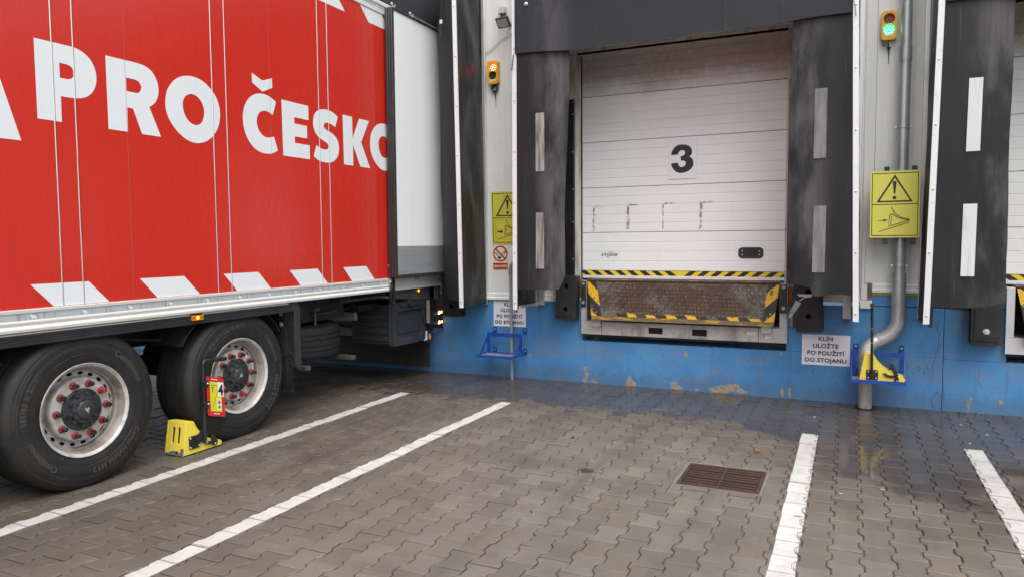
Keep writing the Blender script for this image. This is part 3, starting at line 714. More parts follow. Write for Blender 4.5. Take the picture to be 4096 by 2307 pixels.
# sectional loading doors set back in their openings
def door(x0, x1, idx):
    yd = .16
    d = part('loading_door', wh, ((x0 + x1) / 2, yd, 1.12))
    d['label'] = ['closed white sectional door with the number plate', 'closed white sectional door at the right edge of the picture'][idx]
    zs = [1.219, 1.633, 2.12, 2.612, 3.103, 3.60]
    for k in range(5):
        z0, z1 = zs[k] + .0025, zs[k + 1] - .0025; n = 4 if k == 0 else 5; p = (z1 - z0) / n; prof = [(yd + .004, z0), (yd, z0 + .004)]
        for q in range(1, n):
            z = z0 + p * q; prof += [(yd, z - .006), (yd + .005, z - .002), (yd + .005, z + .001), (yd, z + .004)]
        prof += [(yd, z1 - .004), (yd + .004, z1), (yd + .045, z1), (yd + .045, z0)]
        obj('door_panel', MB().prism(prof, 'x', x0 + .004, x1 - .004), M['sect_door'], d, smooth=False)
    obj('bottom_rail', MB().box(x0 + .004, x1 - .004, yd - .002, yd + .045, 1.135, 1.168), M['alu_white'], d, bevel=.002)
    obj('stripe_panel', MB().box(x0 + .004, x1 - .004, yd + .001, yd + .045, 1.1685, 1.2185), M['haz_yellow'], d, smooth=False)
    obj('bottom_seal', MB().box(x0, x1, yd + .004, yd + .04, 1.10, 1.134), M['rubber'], d)
    xm = (x0 + x1) / 2 + .025; b = MB(); w_ = .067; s_ = .065
    for sgn in (-1, 1):
        k = 0
        while True:
            a = xm + sgn * (w_ * .5 + 2 * w_ * k + .004)
            q = [(a + sgn * 0, 1.1685), (a + sgn * w_, 1.1685), (a + sgn * (w_ + s_), 1.2185), (a + sgn * s_, 1.2185)]
            if sgn > 0: q = [(a, 1.1685), (a + w_, 1.1685), (a + w_ + s_, 1.2185), (a + s_, 1.2185)]
            q = clip(clip(q, -1, 0, -x0 - .005), 1, 0, x1 - .005)
            if len(q) < 3: break
            obj('hazard_stripe', MB().prism(q, 'y', yd - .0006, yd + .002), M['haz_black'], d, smooth=False); k += 1
    obj('head_board', MB().box(x0, x1, yd + .05, yd + .07, 1.12, 3.62), M['inside_dark'], d, smooth=False)
    if idx == 0:
        # grip recess with its surround and screws
        hx, hz = -.907, 1.411
        b = MB().prism(rrect(hx - .122, hx + .122, hz - .056, hz + .056, .04), 'y', yd - .006, yd + .004, [rrect(hx - .098, hx + .098, hz - .037, hz + .037, .03)[::-1]])
        obj('grip_frame', b, M['grey_plastic'], d, bevel=.002)
        obj('grip_recess', MB().prism(rrect(hx - .099, hx + .099, hz - .038, hz + .038, .03), 'y', yd - .0012, yd + .003), M['black_steel'], d)
        b = MB()
        for sx in (-1, 1):
            for sz in (-1, 1): b.cyl((hx + sx * .082, yd - .001, hz + sz * .018), (hx + sx * .082, yd - .005, hz + sz * .018), .007, n=8)
        obj('grip_screw', b, M['bolt'], d)
        # maker's sticker
        sx0, sz0 = -2.487, 1.357
        obj('maker_sticker', MB().prism(rrect(sx0, sx0 + .212, sz0, sz0 + .070, .006), 'y', yd - .0008, yd + .002), M['sign_white'], d, smooth=False)
        b = MB(); kw = dict(bold=.035, shear=.22, sx=1.2, align='LEFT', extrude=.0004)
        xx = sx0 + .012
        dk = MB(); gn = MB()
        for ch, wd in (('S', .0305), ('P', .0295), ('E', .0275), ('D', .034), ('O', .0355), ('S', .030)):
            wall_text(gn if ch == 'E' else dk, ch, .038, xx, sz0 + .021, yd - .0014, **kw); xx += wd
        gn.prism([(sx0 + .096, sz0 + .058), (sx0 + .134, sz0 + .058), (sx0 + .138, sz0 + .064), (sx0 + .100, sz0 + .064)], 'y', yd - .0016, yd)
        gn.prism([(sx0 + .062, sz0 + .006), (sx0 + .100, sz0 + .006), (sx0 + .104, sz0 + .012), (sx0 + .066, sz0 + .012)], 'y', yd - .0016, yd)
        obj('maker_name', dk, M['print_black'], d, smooth=False); obj('maker_emblem', gn, M['plate_green'], d, smooth=False)
        # rust-brown runs left by stickers
        q = random.Random(3)
        def run(pts):
            out = []
            for a, c in zip(pts, pts[1:] + pts[:1]):
                for k in range(5): out.append((a[0] + (c[0] - a[0]) * k / 5 + q.uniform(-.004, .004), a[1] + (c[1] - a[1]) * k / 5 + q.uniform(-.003, .003)))
            obj('rust_mark', MB().prism(out, 'y', yd - .0007, yd + .001), M['rust_run'], d, smooth=False)
        for x, z0, z1, wd, ln in ((-2.561, 1.64, 1.918, .018, .13), (-2.176, 1.652, 1.932, .026, .13), (-1.798, 1.651, 1.938, .010, .16), (-1.405, 1.652, 1.938, .026, .17)):
            run([(x - wd / 2, z1), (x - wd / 2, z0), (x + wd / 2, z0 + .03), (x + wd / 2, z1 - .02)])
            run([(x + wd / 2 + .003, z1 + .002), (x + wd / 2 + .003, z1 - .016), (x + ln * .6, z1 - .012), (x + ln, z1 - .004)])
    # jambs and lintel of the opening
    for nm, q in (('jamb', (x0 - .02, x0 - .0005, -.006, .30, 1.12, DZ)), ('jamb', (x1 + .0005, x1 + .02, -.006, .30, 1.12, DZ)), ('lintel', (x0 - .02, x1 + .02, -.006, .30, DZ, DZ + .03))):
        obj(nm, MB().box(*q), M['jamb'], wh, bevel=.002)
    obj('seal_lip', MB().box(x0, x0 + .012, yd - .012, yd - .002, 1.12, 3.54), M['rubber'], wh)
    for sgn, xe in ((-1, x0 - .022), (1, x1 + .022)):
        xa, xb = sorted((xe, xe + sgn * .135))
        obj('buffer_plate', MB().box(xa, xb, -.03, .02, 1.13, 3.06), M['black_steel'], wh, bevel=.003)
        obj('door_frame_face', MB().box(xa, xb, -.010, .05, 3.0605, DZ), M['jamb'], wh, bevel=.002)
    b = MB()
    for z in (1.35, 1.75, 2.1, 2.5, 2.9, 3.03): b.cyl((x0 - .033, -.03, z), (x0 - .033, -.038, z), .009, n=8).cyl((x0 - .145, -.03, z - .07), (x0 - .145, -.036, z - .07), .007, n=8)
    obj('plate_screw', b, M['bolt'], wh)
for k, (a, c) in enumerate(DO): door(a, c, k)
obj('foam_strip', MB().box(-2.665, -2.637, -.02, .05, .93, 1.125), M['foam'], wh, bevel=.006)
obj('foam_strip', MB().box(-.545, -.50, -.012, .05, .90, 1.09), M['foam'], wh, bevel=.006)
obj('foam_strip', MB().box(-.515, -.485, -.02, .05, .70, .90), wmat('broken_plaster', (.35, .31, .26), .9, col2=(.15, .11, .08), amt=.8, scale=20), wh, bevel=.006)
obj('plaster_plug', MB().lathe([(0, .02), (.018, .016), (.024, .004)], (-.022, -.024, .775), 7, 'y'), M['concrete'], wh, smooth=False)

# the number plate on the door
ns = thing('number_sign', 'white plate with a bold black 3 screwed to the closed dock door', 'sign', (-1.598, .157, 2.382))
obj('plate', MB().prism(rrect(-1.744, -1.452, 2.178, 2.586, .004, 2), 'y', .1525, .1565), M['sign_white'], ns, bevel=.001)
three = [(-1.694, 2.415), (-1.683, 2.458), (-1.652, 2.499), (-1.614, 2.516), (-1.571, 2.518), (-1.529, 2.509), (-1.498, 2.488), (-1.483, 2.462), (-1.48, 2.435), (-1.486, 2.413), (-1.508, 2.392), (-1.484, 2.376), (-1.471, 2.354), (-1.465, 2.327), (-1.47, 2.297), (-1.489, 2.267), (-1.519, 2.246), (-1.558, 2.232), (-1.596, 2.23), (-1.635, 2.241), (-1.67, 2.272), (-1.688, 2.304), (-1.695, 2.332), (-1.623, 2.336), (-1.616, 2.312), (-1.601, 2.294), (-1.585, 2.289), (-1.562, 2.296), (-1.547, 2.312), (-1.543, 2.331), (-1.551, 2.347), (-1.57, 2.355), (-1.593, 2.355), (-1.596, 2.403), (-1.574, 2.404), (-1.557, 2.415), (-1.55, 2.433), (-1.555, 2.449), (-1.567, 2.457), (-1.581, 2.461), (-1.602, 2.454), (-1.617, 2.439), (-1.624, 2.418)]
three = [(x * 1.0122, 1.538 + (z - 1.538) * 1.0122) for x, z in three]
obj('numeral', MB().prism(smoothloop(three, (0, 10, 22, 23, 32, 33, 42), 3), 'y', .1518, .1530), M['print_black'], ns, smooth=False)
b = MB()
for x in (-1.716, -1.480):
    for z in (2.205, 2.560): b.cyl((x, .1525, z), (x, .1495, z), .005, n=8)
obj('screw', b, M['bolt'], ns)

# ------------------------------------------------------------------ dock shelters
bolt_me = MB().lathe([(0, .009), (-.005, .007), (-.008, 0)], n=10, axis='y').mesh('strip_bolt', M['bolt'])
def shelter(loc, label, lx, rx, mats, head, kind):
    """lx / rx: (bottom outer x, top outer x) of the side frames; front at y -0.6"""
    t = thing('dock_shelter', label, 'dock shelter', loc, 'rubber dock shelters along the wall')
    ZB, ZT, F = .835, 4.62, -.6
    for sgn, (xb, xt) in ((-1, lx), (1, rx)):
        def X(z, xb=xb, xt=xt): return xb + (xt - xb) * (z - ZB) / (3.6 - ZB)
        wst = .046
        # coated aluminium strip clamping the curtain, its face to the front
        def strip(u, v): z = ZB + (ZT - ZB) * v; return (X(z) - sgn * wst * (1 - u) if sgn > 0 else X(z) + wst * u, F - .014, z)
        p = obj('frame_strip', MB().sheet(strip, 1, 8, (0, .014, 0)), M['alu_white'], t)
        for k in range(8):
            z = ZB + .07 + k * .52; xm = X(z) - sgn * wst / 2
            link('strip_bolt', bolt_me, p, Vector((xm, F - .014, z)) - world_of(p))
        # folded fabric side, pushed about by trailers
        def side(u, v, sgn=sgn):
            z = ZB + .004 + (ZT - ZB) * v; y = F + .004 + .575 * u
            wv = .016 * math.sin(7 * u + 2.3 * math.sin(3.1 * z)) + .012 * mnoise.noise(Vector((u * 5, z * 3, 4 + loc[0])))
            return (X(z) - sgn * .006 + wv * math.sin(math.pi * u), y, z + .012 * (u - 1) * 0)
        obj('side_wall', MB().sheet(side, 14, 46, (-sgn * .006, 0, 0)), M['fabric'], t)
        xr = X(ZB)
        obj('rear_post', MB().box(min(xr, xr - sgn * .04), max(xr, xr - sgn * .04), -.045, -.012, ZB - .01, ZT), M['alu'], t, bevel=.003)
    obj('roof_sheet', MB().box(lx[1] + .03, rx[1] - .03, F + .01, -.01, ZT - .02, ZT), M['fabric'], t)
    return t
def curt_y(u, x, z, yo, yi, bulge):
    crease = .012 * mnoise.noise(Vector((x * 2.6, z * .55, 9))) + .007 * mnoise.noise(Vector((x * 7, z * 1.3, 2))) + .010 * max(0, 1.5 - z) * mnoise.noise(Vector((x * 5, z * 2, 6)))
    return yo + (yi - yo) * u - bulge * math.sin(math.pi * u) * .5 + crease * min(1, max(0, u) * 6) + .022 * max(0, u - .82) ** 1.5 / .076
def side_curtain(t, name, mat_, xo, xi, zb, yo=-.603, yi=-.585, bulge=.006, ztop=4.6, notch=None, inner_top=None):
    """xo/xi functions of z: outer and inner edge; zb function of u: ragged bottom"""
    def fn(u, v):
        z0 = zb(u); z = z0 + (ztop - z0) * v
        x = xo(z) + (xi(z) - xo(z)) * u
        y = curt_y(u, x, z, yo, yi, bulge)
        x += (.010 * mnoise.noise(Vector((z * 1.6, x, 3))) + .004 * mnoise.noise(Vector((z * 7, x, 1)))) * u * u
        return (x, y, z)
    o = obj(name, MB().sheet(fn, 24, 56, (0, .006, 0)), mat_, t); return o, fn
def marker_strip(parent, fn_y, x0, x1, z0, z1, m, lean=0.0):
    def fn(u, v):
        z = z0 + (z1 - z0) * v; x = x0 + (x1 - x0) * u + lean * v
        return (x, fn_y(x, z) - .007, z)
    obj('marker_strip', MB().sheet(fn, 4, 16, (0, .003, 0)), m, parent)
def ymap(xo_, xi_, yo=-.603, yi=-.585, bulge=.006):
    def f(x, z):
        u = (x - xo_) / (xi_ - xo_)
        return curt_y(u, x, z, yo, yi, bulge)
    return f
scuffed = wmat('scuffed_marker', (.34, .325, .32), .5, col2=(.10, .09, .09), amt=.9, scale=26, stretch=(1, 1, .10), lo=.42, hi=.66)
rubbed = wmat('rubbed_off_marker', (.22, .215, .215), .5, col2=(.12, .12, .12), amt=.8, scale=14, stretch=(1, 1, .2), lo=.4, hi=.62)
clean = wmat('white_marker', (.64, .66, .68), .4, col2=(.36, .36, .38), amt=.7, scale=22, stretch=(1, 1, .08), lo=.52, hi=.72)

# middle shelter
ms = shelter((-1.6, -.3, .85), 'black dock shelter framing the closed white door with the bold 3', (-3.19, -3.178), (.078, .025), None, None, 0)
lo_ = lambda z: -3.142; li_ = lambda z: -2.64 + .055 * max(0, min(1, (z - 1.1) / 2.0)) + .012 * math.sin(z * 2.5)
def lzb(u): return 1.047 + .004 * math.sin(u * 40) + (.16 * max(0, (u - .84) / .16) ** 2)
c1, _ = side_curtain(ms, 'side_curtain', M['curtain_l'], lo_, li_, lzb, ztop=4.4)
yl = ymap(-3.142, -2.6)
marker_strip(c1, yl, -2.926, -2.832, 2.252, 2.838, scuffed, .004); marker_strip(c1, yl, -2.933, -2.841, 1.262, 1.835, scuffed, .002)
ro_ = lambda z: .020 - .042 * (z - 1.1) / 2.4; ri_ = lambda z: -.520 + .010 * (z - 1.1) + .008 * math.sin(z * 2)
def rzb(u):
    # torn at the inner corner
    return 1.052 + .012 * math.sin(u * 9) + (.072 if u > .62 else .010 * u) + (.03 * (u - .62) if u > .62 else 0)
c2, _ = side_curtain(ms, 'side_curtain', M['curtain_r'], ro_, ri_, rzb, ztop=4.4)
yr = ymap(.0, -.51)
marker_strip(c2, yr, -.302, -.200, 1.253, 1.833, rubbed, .004); marker_strip(c2, yr, -.306, -.206, 2.242, 2.838, rubbed, .002)
# flap torn loose from the right curtain
b = MB().add([(-.495, -.585, .845), (-.43, -.60, 1.005), (-.385, -.615, .985), (-.405, -.61, .945), (-.47, -.60, .85), (-.47, -.590, .92)], [(0, 5, 1), (5, 2, 1), (0, 4, 3, 5), (5, 3, 2)])
b.add([(x, y + .005, z) for x, y, z in b.v[:6]], [(0, 1, 5), (5, 1, 2), (0, 5, 3, 4), (5, 2, 3)])
b.tube([(-.40, -.61, 1.0), (-.36, -.60, 1.03), (-.30, -.595, 1.045)], .004, 6)
b.prism([(-.42, 1.06), (-.30, 1.06), (-.30, 1.035), (-.405, 1.04)], 'y', -.602, -.597)
obj('torn_flap', b, wmat('torn_rubber', (.16, .16, .165), .55, col2=(.06, .06, .06), scale=30), ms, smooth=False, fixn=False)
def headfn(u, v):
    x = -3.142 + 3.114 * u; e = abs(2 * u - 1)
    z0 = 3.418 + .030 * max(0, (e - .55) / .45) + .006 * math.sin(u * 23)
    z = z0 + (4.6 - z0) * v
    return (x, -.625 - .018 * (1 - v) * math.sin(math.pi * u) + .006 * mnoise.noise(Vector((x * 2, z * 2, 1))), z)
hc = obj('head_curtain', MB().sheet(headfn, 40, 14, (0, .007, 0)), M['curtain_h'], ms)
obj('head_bolt', MB().lathe([(0, .022), (-.008, .020), (-.012, .010), (-.02, .010), (-.02, 0)], (-3.012, -.628, 3.925), 14, 'y'), M['bolt'], ms)
for xa, xb in ((-3.14, -3.07), (-.055, .02)):
    obj('lower_post', MB().box(xa, xb, -.05, -.012, .838 if xa < -1 else .80, 1.2), M['galv'], ms, bevel=.003)
obj('lower_post', MB().box(-3.135, -3.118, -.585, -.05, .848, .875), M['galv'], ms)
b = MB().tube([(-3.15, -.64, 3.44), (-3.155, -.645, 3.38), (-3.165, -.64, 3.33), (-3.17, -.64, 3.28)], .006, 6); obj('frayed_cord', b, M['grey_plastic'], ms)
b = MB().tube([(-.03, -.64, 3.60), (-.012, -.645, 3.52), (.0, -.645, 3.46), (.005, -.645, 3.40)], .005, 6); obj('frayed_cord', b, M['pvc'], ms)

# far right shelter
fs_ = shelter((2.2, -.3, .85), 'black dock shelter cut off by the right edge, with two clean white marker strips', (.560, .610), (3.95, 3.92), None, None, 1)
fo = lambda z: .612 + .016 * (z - .9); fi = lambda z: 1.135 + .006 * math.sin(z * 1.8)
fz = lambda u: .975 + .05 * max(0, (u - .5) * 2) ** 1.5 + .004 * math.sin(u * 50)
c3, _ = side_curtain(fs_, 'side_curtain', M['curtain_4'], fo, fi, fz, ztop=4.4, yi=-.575, bulge=.010)
yf = ymap(.62, 1.135, yi=-.575, bulge=.010)
marker_strip(c3, yf, .829, .925, 2.236, 2.815, clean, .008); marker_strip(c3, yf, .817, .914, 1.233, 1.817, clean, .006)
side_curtain(fs_, 'side_curtain', M['curtain_4'], lambda z: 3.89, lambda z: 3.36, fz, ztop=4.4)
obj('head_curtain', MB().sheet(lambda u, v: (.66 + 3.22 * u, -.622, 3.435 + 1.15 * v), 12, 8, (0, .007, 0)), M['curtain_h'], fs_)
obj('lower_post', MB().box(.615, .635, -.56, -.012, .80, 1.05), M['black_steel'], fs_)

# left shelter, wrapped round the parked trailer
ls = shelter((-5.45, -.3, .85), 'black dock shelter pressed round the rear of the red trailer', (-7.1, -7.06), (-3.782, -3.822), None, None, 2)
def wrap(u, v):
    z = .90 + 3.65 * v
    x0 = -3.826 - .042 * (z - .83) / 2.7
    k = u ** .8
    x = x0 - .42 * k + .014 * mnoise.noise(Vector((u * 3, z * 2, 2))); y = -.603 + .40 * u ** 1.6
    return (x, y, z + (.05 * u if v == 0 else 0))
obj('side_curtain', MB().sheet(wrap, 14, 40, (0, .007, 0)), M['curtain_w'], ls)
def hwrap(u, v):
    x = -6.98 + 3.11 * u
    z = 4.60 - .66 * v + .02 * mnoise.noise(Vector((x * 2, v * 3, 5))) * v; y = -.625 + .30 * v ** 1.5 - .03 * math.sin(3.14 * v)
    return (x, y, z)
obj('head_curtain', MB().sheet(hwrap, 30, 16, (0, .007, 0)), M['curtain_h'], ls)
obj('head_curtain', MB().sheet(lambda u, v: (-6.98 + 3.11 * u, -.325 + .3 * v, 3.95 + .02 * v), 12, 4, (0, 0, .006)), M['curtain_w'], ls)
obj('inner_sheet', MB().box(-6.95, -4.05, -.012, -.004, 3.3, 4.6), M['fabric'], ls)
sp = obj('curtain_strap', MB().bar((-3.99, -.63, 4.12), (-4.005, -.62, 3.88), .012, .004, (0, 1, 0)), M['black_steel'], ls)
obj('strap_end', MB().bar((-4.005, -.62, 3.74), (-4.02, -.62, 3.50), .012, .004, (0, 1, 0)), M['black_steel'], sp)
b = MB().box(-4.018, -3.986, -.635, -.618, 3.86, 3.90); obj('strap_buckle', b, M['alu'], sp, bevel=.003)
b = MB().prism(rrect(-4.03, -3.995, 3.71, 3.86, .012), 'y', -.632, -.622, [rrect(-4.021, -4.004, 3.72, 3.78, .006)[::-1], rrect(-4.021, -4.004, 3.79, 3.85, .006)[::-1]]); obj('strap_ring', b, M['grey_plastic'], sp)

# ------------------------------------------------------------------ dock levellers
def leveller(dx, label, m_frame, full=True):
    t = thing('dock_leveller', label, 'dock leveller', (-1.585 + dx, 0, .5), 'steel dock levellers under the doors')
    X0, X1 = -2.634 + dx, -.537 + dx; F = -.055
    holes = []
    for a, c in ((-1.893, -1.746), (-1.444, -1.297)): holes.append([(a + dx, .577), (a + dx, .643), (c + dx, .643), (c + dx, .577)])
    b = MB().prism([(X0, .544), (X1, .544), (X1, .686), (X0, .686)], 'y', F, F + .012, holes)
    obj('front_beam', b, m_frame, t, bevel=.002)
    obj('beam_back', MB().box(X0 + .01, X1 - .01, .10, .12, .50, .70), M['pit_dark'], t)
    obj('beam_flange', MB().box(X0, X1, F + .012, .09, .680, .686), m_frame, t)
    for x0, x1 in ((X0, X0 + .062), (X1 - .072, X1)):
        obj('side_post', MB().box(x0, x1, F, .05, .6865, 1.118), m_frame, t, bevel=.003)
        if full:
            pl = obj('wear_plate', MB().box(x0 + .004, x1 - .006, F - .012, F - .0005, .835, 1.112), M['black_steel'], t, bevel=.003)
            for z in (.885, 1.085): obj('plate_bolt', MB().lathe([(0, .017), (-.010, .017), (-.010, .009), (-.003, .008), (-.003, 0)], ((x0 + x1) / 2, F - .012, z), 14, 'y'), M['galv_old'], pl)
    # lip: hangs from its hinge, leaning out at the foot
    zt, zb = 1.108, .752
    def L(x, z, o=0.0):
        f = (zt - z) / (zt - zb); return (x, -.060 - .065 * f - o, z)
    xl = lambda z: -2.562 + dx + .066 * (zt - z) / (zt - zb); xr = lambda z: -.612 + dx - .040 * (zt - z) / (zt - zb)
    corners = [(xl(zb), zb), (xr(zb), zb), (xr(zt), zt), (xl(zt), zt)]
    lip = obj('lip', MB().add([L(*c) for c in corners] + [L(c[0], c[1], -.022) for c in corners], [(0, 1, 2, 3), (7, 6, 5, 4), (0, 4, 5, 1), (1, 5, 6, 2), (2, 6, 7, 3), (3, 7, 4, 0)]), M['lip'], t, smooth=False)
    e = [(xl(zb), zb - .001), (xr(zb), zb - .001), (xr(zb) - .004, zb - .042), (xl(zb) + .006, zb - .042)]
    obj('lip_edge', MB().add([L(*c) for c in e] + [L(c[0], c[1], -.03) for c in e], [(0, 1, 2, 3), (7, 6, 5, 4), (0, 4, 5, 1), (1, 5, 6, 2), (2, 6, 7, 3), (3, 7, 4, 0)]), wmat('lip_edge_steel', (.15, .115, .06), .5, .3, col2=(.52, .32, .015), amt=.8, scale=9, stretch=(.6, 1, 3), lo=.52, hi=.6), lip, smooth=False)
    # painted warning stripes, worn
    W = .100
    def stripe_col(x, z):
        if x - xl(z) < W + .02 * (zt - z) / .36 and x < -2.3 + dx: k = (zt - z - (x - xl(z)) * .9 + .02) / .128; return int(math.floor(k)) % 2
        if xr(z) - x < W + .02 and x > -1 + dx: k = (zt - z - (xr(z) - x) * .9 + .02) / .128; return int(math.floor(k)) % 2
        if z - zb < .034: return int(math.floor((x - xl(zb) - .09 + (z - zb) * .9) / .105)) % 2 if True else 0
        return None
    Y_, B_ = [], []
    for sgn in (0, 1):
        for k in range(-2, 5):
            z1 = zt + .02 - .128 * k + .0; z0 = z1 - .128
            if sgn == 0: q = [(xl(zt) - .1, z1 + .1 * .9), (xl(zt) - .1, z0 + .1 * .9), (xl(zt) + .2, z0 - .2 * .9), (xl(zt) + .2, z1 - .2 * .9)]
            else: q = [(xr(zt) + .1, z1 + .09), (xr(zt) + .1, z0 + .09), (xr(zt) - .2, z0 - .18), (xr(zt) - .2, z1 - .18)]
            q = clip(clip(q, 0, 1, zt), 0, -1, -zb)
            m_ = (xl(zb) - xl(zt)) / (zt - zb); mr = (xr(zt) - xr(zb)) / (zt - zb)
            if sgn == 0:
                q = clip(q, -1, -m_, -(xl(zt)) - m_ * zt) if len(q) > 2 else q
                q = clip(q, 1, m_ * 1.25, xl(zt) + W + m_ * 1.25 * zt) if len(q) > 2 else q
            else:
                q = clip(q, 1, -mr, xr(zt) - mr * zt) if len(q) > 2 else q
                q = clip(q, -1, mr * 1.25, -xr(zt) + W + mr * 1.25 * zt) if len(q) > 2 else q
            if len(q) > 2: (Y_ if k % 2 == 0 else B_).append(q)
    q = random.Random(2)
    k = 0; x = xl(zb) + .10
    while x < xr(zb) - .14:
        a = [(x, zb), (x + .098, zb), (x + .070, zb + .036), (x - .030, zb + .036)]
        if q.random() < .86: (B_ if k % 2 == 0 else Y_).append([(p[0] + q.uniform(-.008, .008), p[1] + (q.uniform(-.010, .010) if p[1] > zb else 0)) for p in a])
        x += .102; k += 1
    for nm, S, m in (('yellow_stripe', Y_, 'lip_yellow'), ('black_stripe', B_, 'lip_black')):
        for s in S:
            n = len(s); b = MB().add([L(x, z, .0009) for x, z in s] + [L(x, z, -.002) for x, z in s], [tuple(range(n))] + [(i, n + i, n + (i + 1) % n, (i + 1) % n) for i in range(n)])
            obj(nm, b, M[m], lip, smooth=False)
    # raised lozenges of the tread plate
    b = MB(); P = .0375; rows = int((zt - zb - .01) / P)
    for j in range(rows):
        z = zt - .018 - j * P
        n = int((xr(z) - xl(z) - .02) / P)
        for i in range(n):
            x = xl(z) + .022 + i * P
            c = stripe_col(x, z); 
            s = 1 if (i + j) % 2 else -1; l, wd = .0168, .0056
            ax = Vector((.72, .70 * s)); pn = Vector((-ax.y, ax.x))
            e2 = [(x + ax.x * l, z + ax.y * l), (x + pn.x * wd, z + pn.y * wd), (x - ax.x * l, z - ax.y * l), (x - pn.x * wd, z - pn.y * wd)]
            r2 = [(x + ax.x * l * .6, z + ax.y * l * .6), (x - ax.x * l * .6, z - ax.y * l * .6)]
            d2 = [(x + (p - x) * 1.22, z + (r - z) * 1.5) for p, r in e2]
            if c is None: b.slot(3).add([L(p, r - .0012, .0008) for p, r in d2], [(0, 1, 2, 3)])
            b.slot(0 if c is None else (1 if c == 0 else 2))
            b.add([L(p, r, .0010) for p, r in e2] + [L(p, r, .0042) for p, r in r2], [(0, 1, 4), (1, 5, 4), (1, 2, 5), (2, 3, 5), (3, 4, 5), (3, 0, 4)])
    o = obj('tread_lozenges', b, [M['lip_bump'], M['lip_yellow'], M['lip_black'], M['lip_shade']], lip, smooth=False); o['kind'] = 'stuff'
    # hinge line, deck edge, the two keepers that carry the lip's foot
    obj('hinge_tube', MB().tube([(X0 + .07, -.048, 1.118), (X1 - .075, -.048, 1.118)], .010, 10), M['rust'], t)
    obj('deck_edge', MB().box(X0 + .065, X1 - .075, -.040, .2, 1.112, 1.132), wmat('deck_steel', (.11, .085, .06), .6, .3, col2=(.50, .26, .02), amt=.8, scale=7, stretch=(1, 1, 4), lo=.52, hi=.6), t)
    obj('deck', MB().box(X0 + .065, X1 - .075, .2, .45, 1.10, 1.13), M['rust'], t)
    for a in (-2.50, -.775):
        obj('lip_keeper', MB().box(a + dx, a + .10 + dx, -.10, -.055, .687, .712), M['galv_old'], t, bevel=.003)
        obj('keeper_web', MB().box(a + .004 + dx, a + .096 + dx, -.095, -.056, .640, .6865), m_frame, t)
    if full:
        obj('rating_plate', MB().prism(rrect(-.906 + dx, -.822 + dx, .610, .643, .006), 'y', F - .0022, F - .0003), M['galv_new'], t, smooth=False)
        obj('seam', MB().box(-2.405 + dx, -2.400 + dx, F - .002, F, .546, .685).box(-.802 + dx, -.797 + dx, F - .002, F, .546, .685), M['pit_dark'], t)
        for x, z in ((-2.464, .630), (-.716, .606)):
            lab = obj('label', MB().prism([(x - .018 + dx, z - .022), (x + .026 + dx, z - .018), (x + .024 + dx, z + .022), (x - .014 + dx, z + .018)], 'y', F - .0016, F - .0003), M['paper'], t, smooth=False)
            b = MB()
            for k in range(3): b.box(x - .004 + dx, x + .017 + dx, F - .0024, F - .0016, z - .010 + k * .009, z - .007 + k * .009)
            obj('label_print', b, M['print_black'], lab, smooth=False)
    return t
leveller(0, 'worn dock leveller under door 3 with a rusty tread plate lip and grey steel frame', M['galv_old'])
leveller(3.863, 'dock leveller cut off by the right edge, with a clean light grey frame', M['galv_new'], False)

# ------------------------------------------------------------------ rubber dock bumpers
def bumper(x0, x1, z0, z1, label, depth=.115, bolts=(False, False), rot=0.0, name=True, torn=False, edge='l'):
    cx = (x0 + x1) / 2; t = thing('dock_bumper', label, 'dock bumper', (cx, 0, z0), 'black rubber bumpers beside the levellers')
    w_, h_ = x1 - x0, z1 - z0; ca, sa = math.cos(rot), math.sin(rot)
    T = lambda x, z: (cx + (x * ca - z * sa), z0 + h_ / 2 + (x * sa + z * ca))
    ol = [T(x, z) for x, z in rrect(-w_ / 2, w_ / 2, -h_ / 2, h_ / 2, .014, 3)]
    if torn:
        ol = [T(x, z) for x, z in [(w_ / 2, -h_ / 2 + .02), (w_ / 2, h_ / 2), (-w_ / 2 + .01, h_ / 2), (-w_ / 2 - .02, h_ * .16), (-w_ / 2 - .035, h_ * .10), (-w_ / 2 - .03, -.0), (-w_ / 2 - .012, -h_ * .10), (-w_ / 2 - .015, -h_ * .30), (-w_ / 2 + .02, -h_ / 2), (w_ / 2 - .02, -h_ / 2)]]
    hz = (.13, -.13 if not torn else -.10)
    hol = [[T(x, z) for x, z in circ(.0, a * h_ / .5, .026, 16)][::-1] for a in hz]
    obj('block', MB().prism(ol, 'y', -depth, 0, hol), M['rubber'], t, bevel=.006)
    obj('raised_face', MB().prism([T(x, z) for x, z in rrect(-w_ / 2 + .025, w_ / 2 - .025, -h_ / 2 + .03, h_ / 2 - .02, .01, 3)], 'y', -depth - .007, -depth + .01, hol), M['rubber'], t, bevel=.003)
    for a, on in zip(hz, bolts):
        c = T(0, a * h_ / .5); b = MB()
        if on: b.cyl((c[0], -depth - .004, c[1]), (c[0], -depth + .01, c[1]), .030, n=18).cyl((c[0], -depth - .014, c[1]), (c[0], -depth - .004, c[1]), .013, n=6)
        else: b.cyl((c[0], -.045, c[1]), (c[0], -.02, c[1]), .025, n=14).cyl((c[0], -.065, c[1]), (c[0], -.02, c[1]), .010, n=6)
        obj('bolt', b, M['galv_new'] if on else M['rust'], t, bevel=.002)
    if name:
        b = MB(); vs, fs = text_geo('SPEDOS', .040, bold=.02, shear=.15, sx=1.35, extrude=.0022)
        b.add([(T(x - .008, z - h_ / 2 + .047)[0], -depth - .0085 - c, T(x, z - h_ / 2 + .047)[1]) for x, z, c in vs], fs); obj('moulded_name', b, M['rubber'], t, smooth=False)
    return t
bumper(-2.905, -2.668, .697, 1.172, 'black rubber dock bumper left of the worn leveller', rot=R(-2.2))
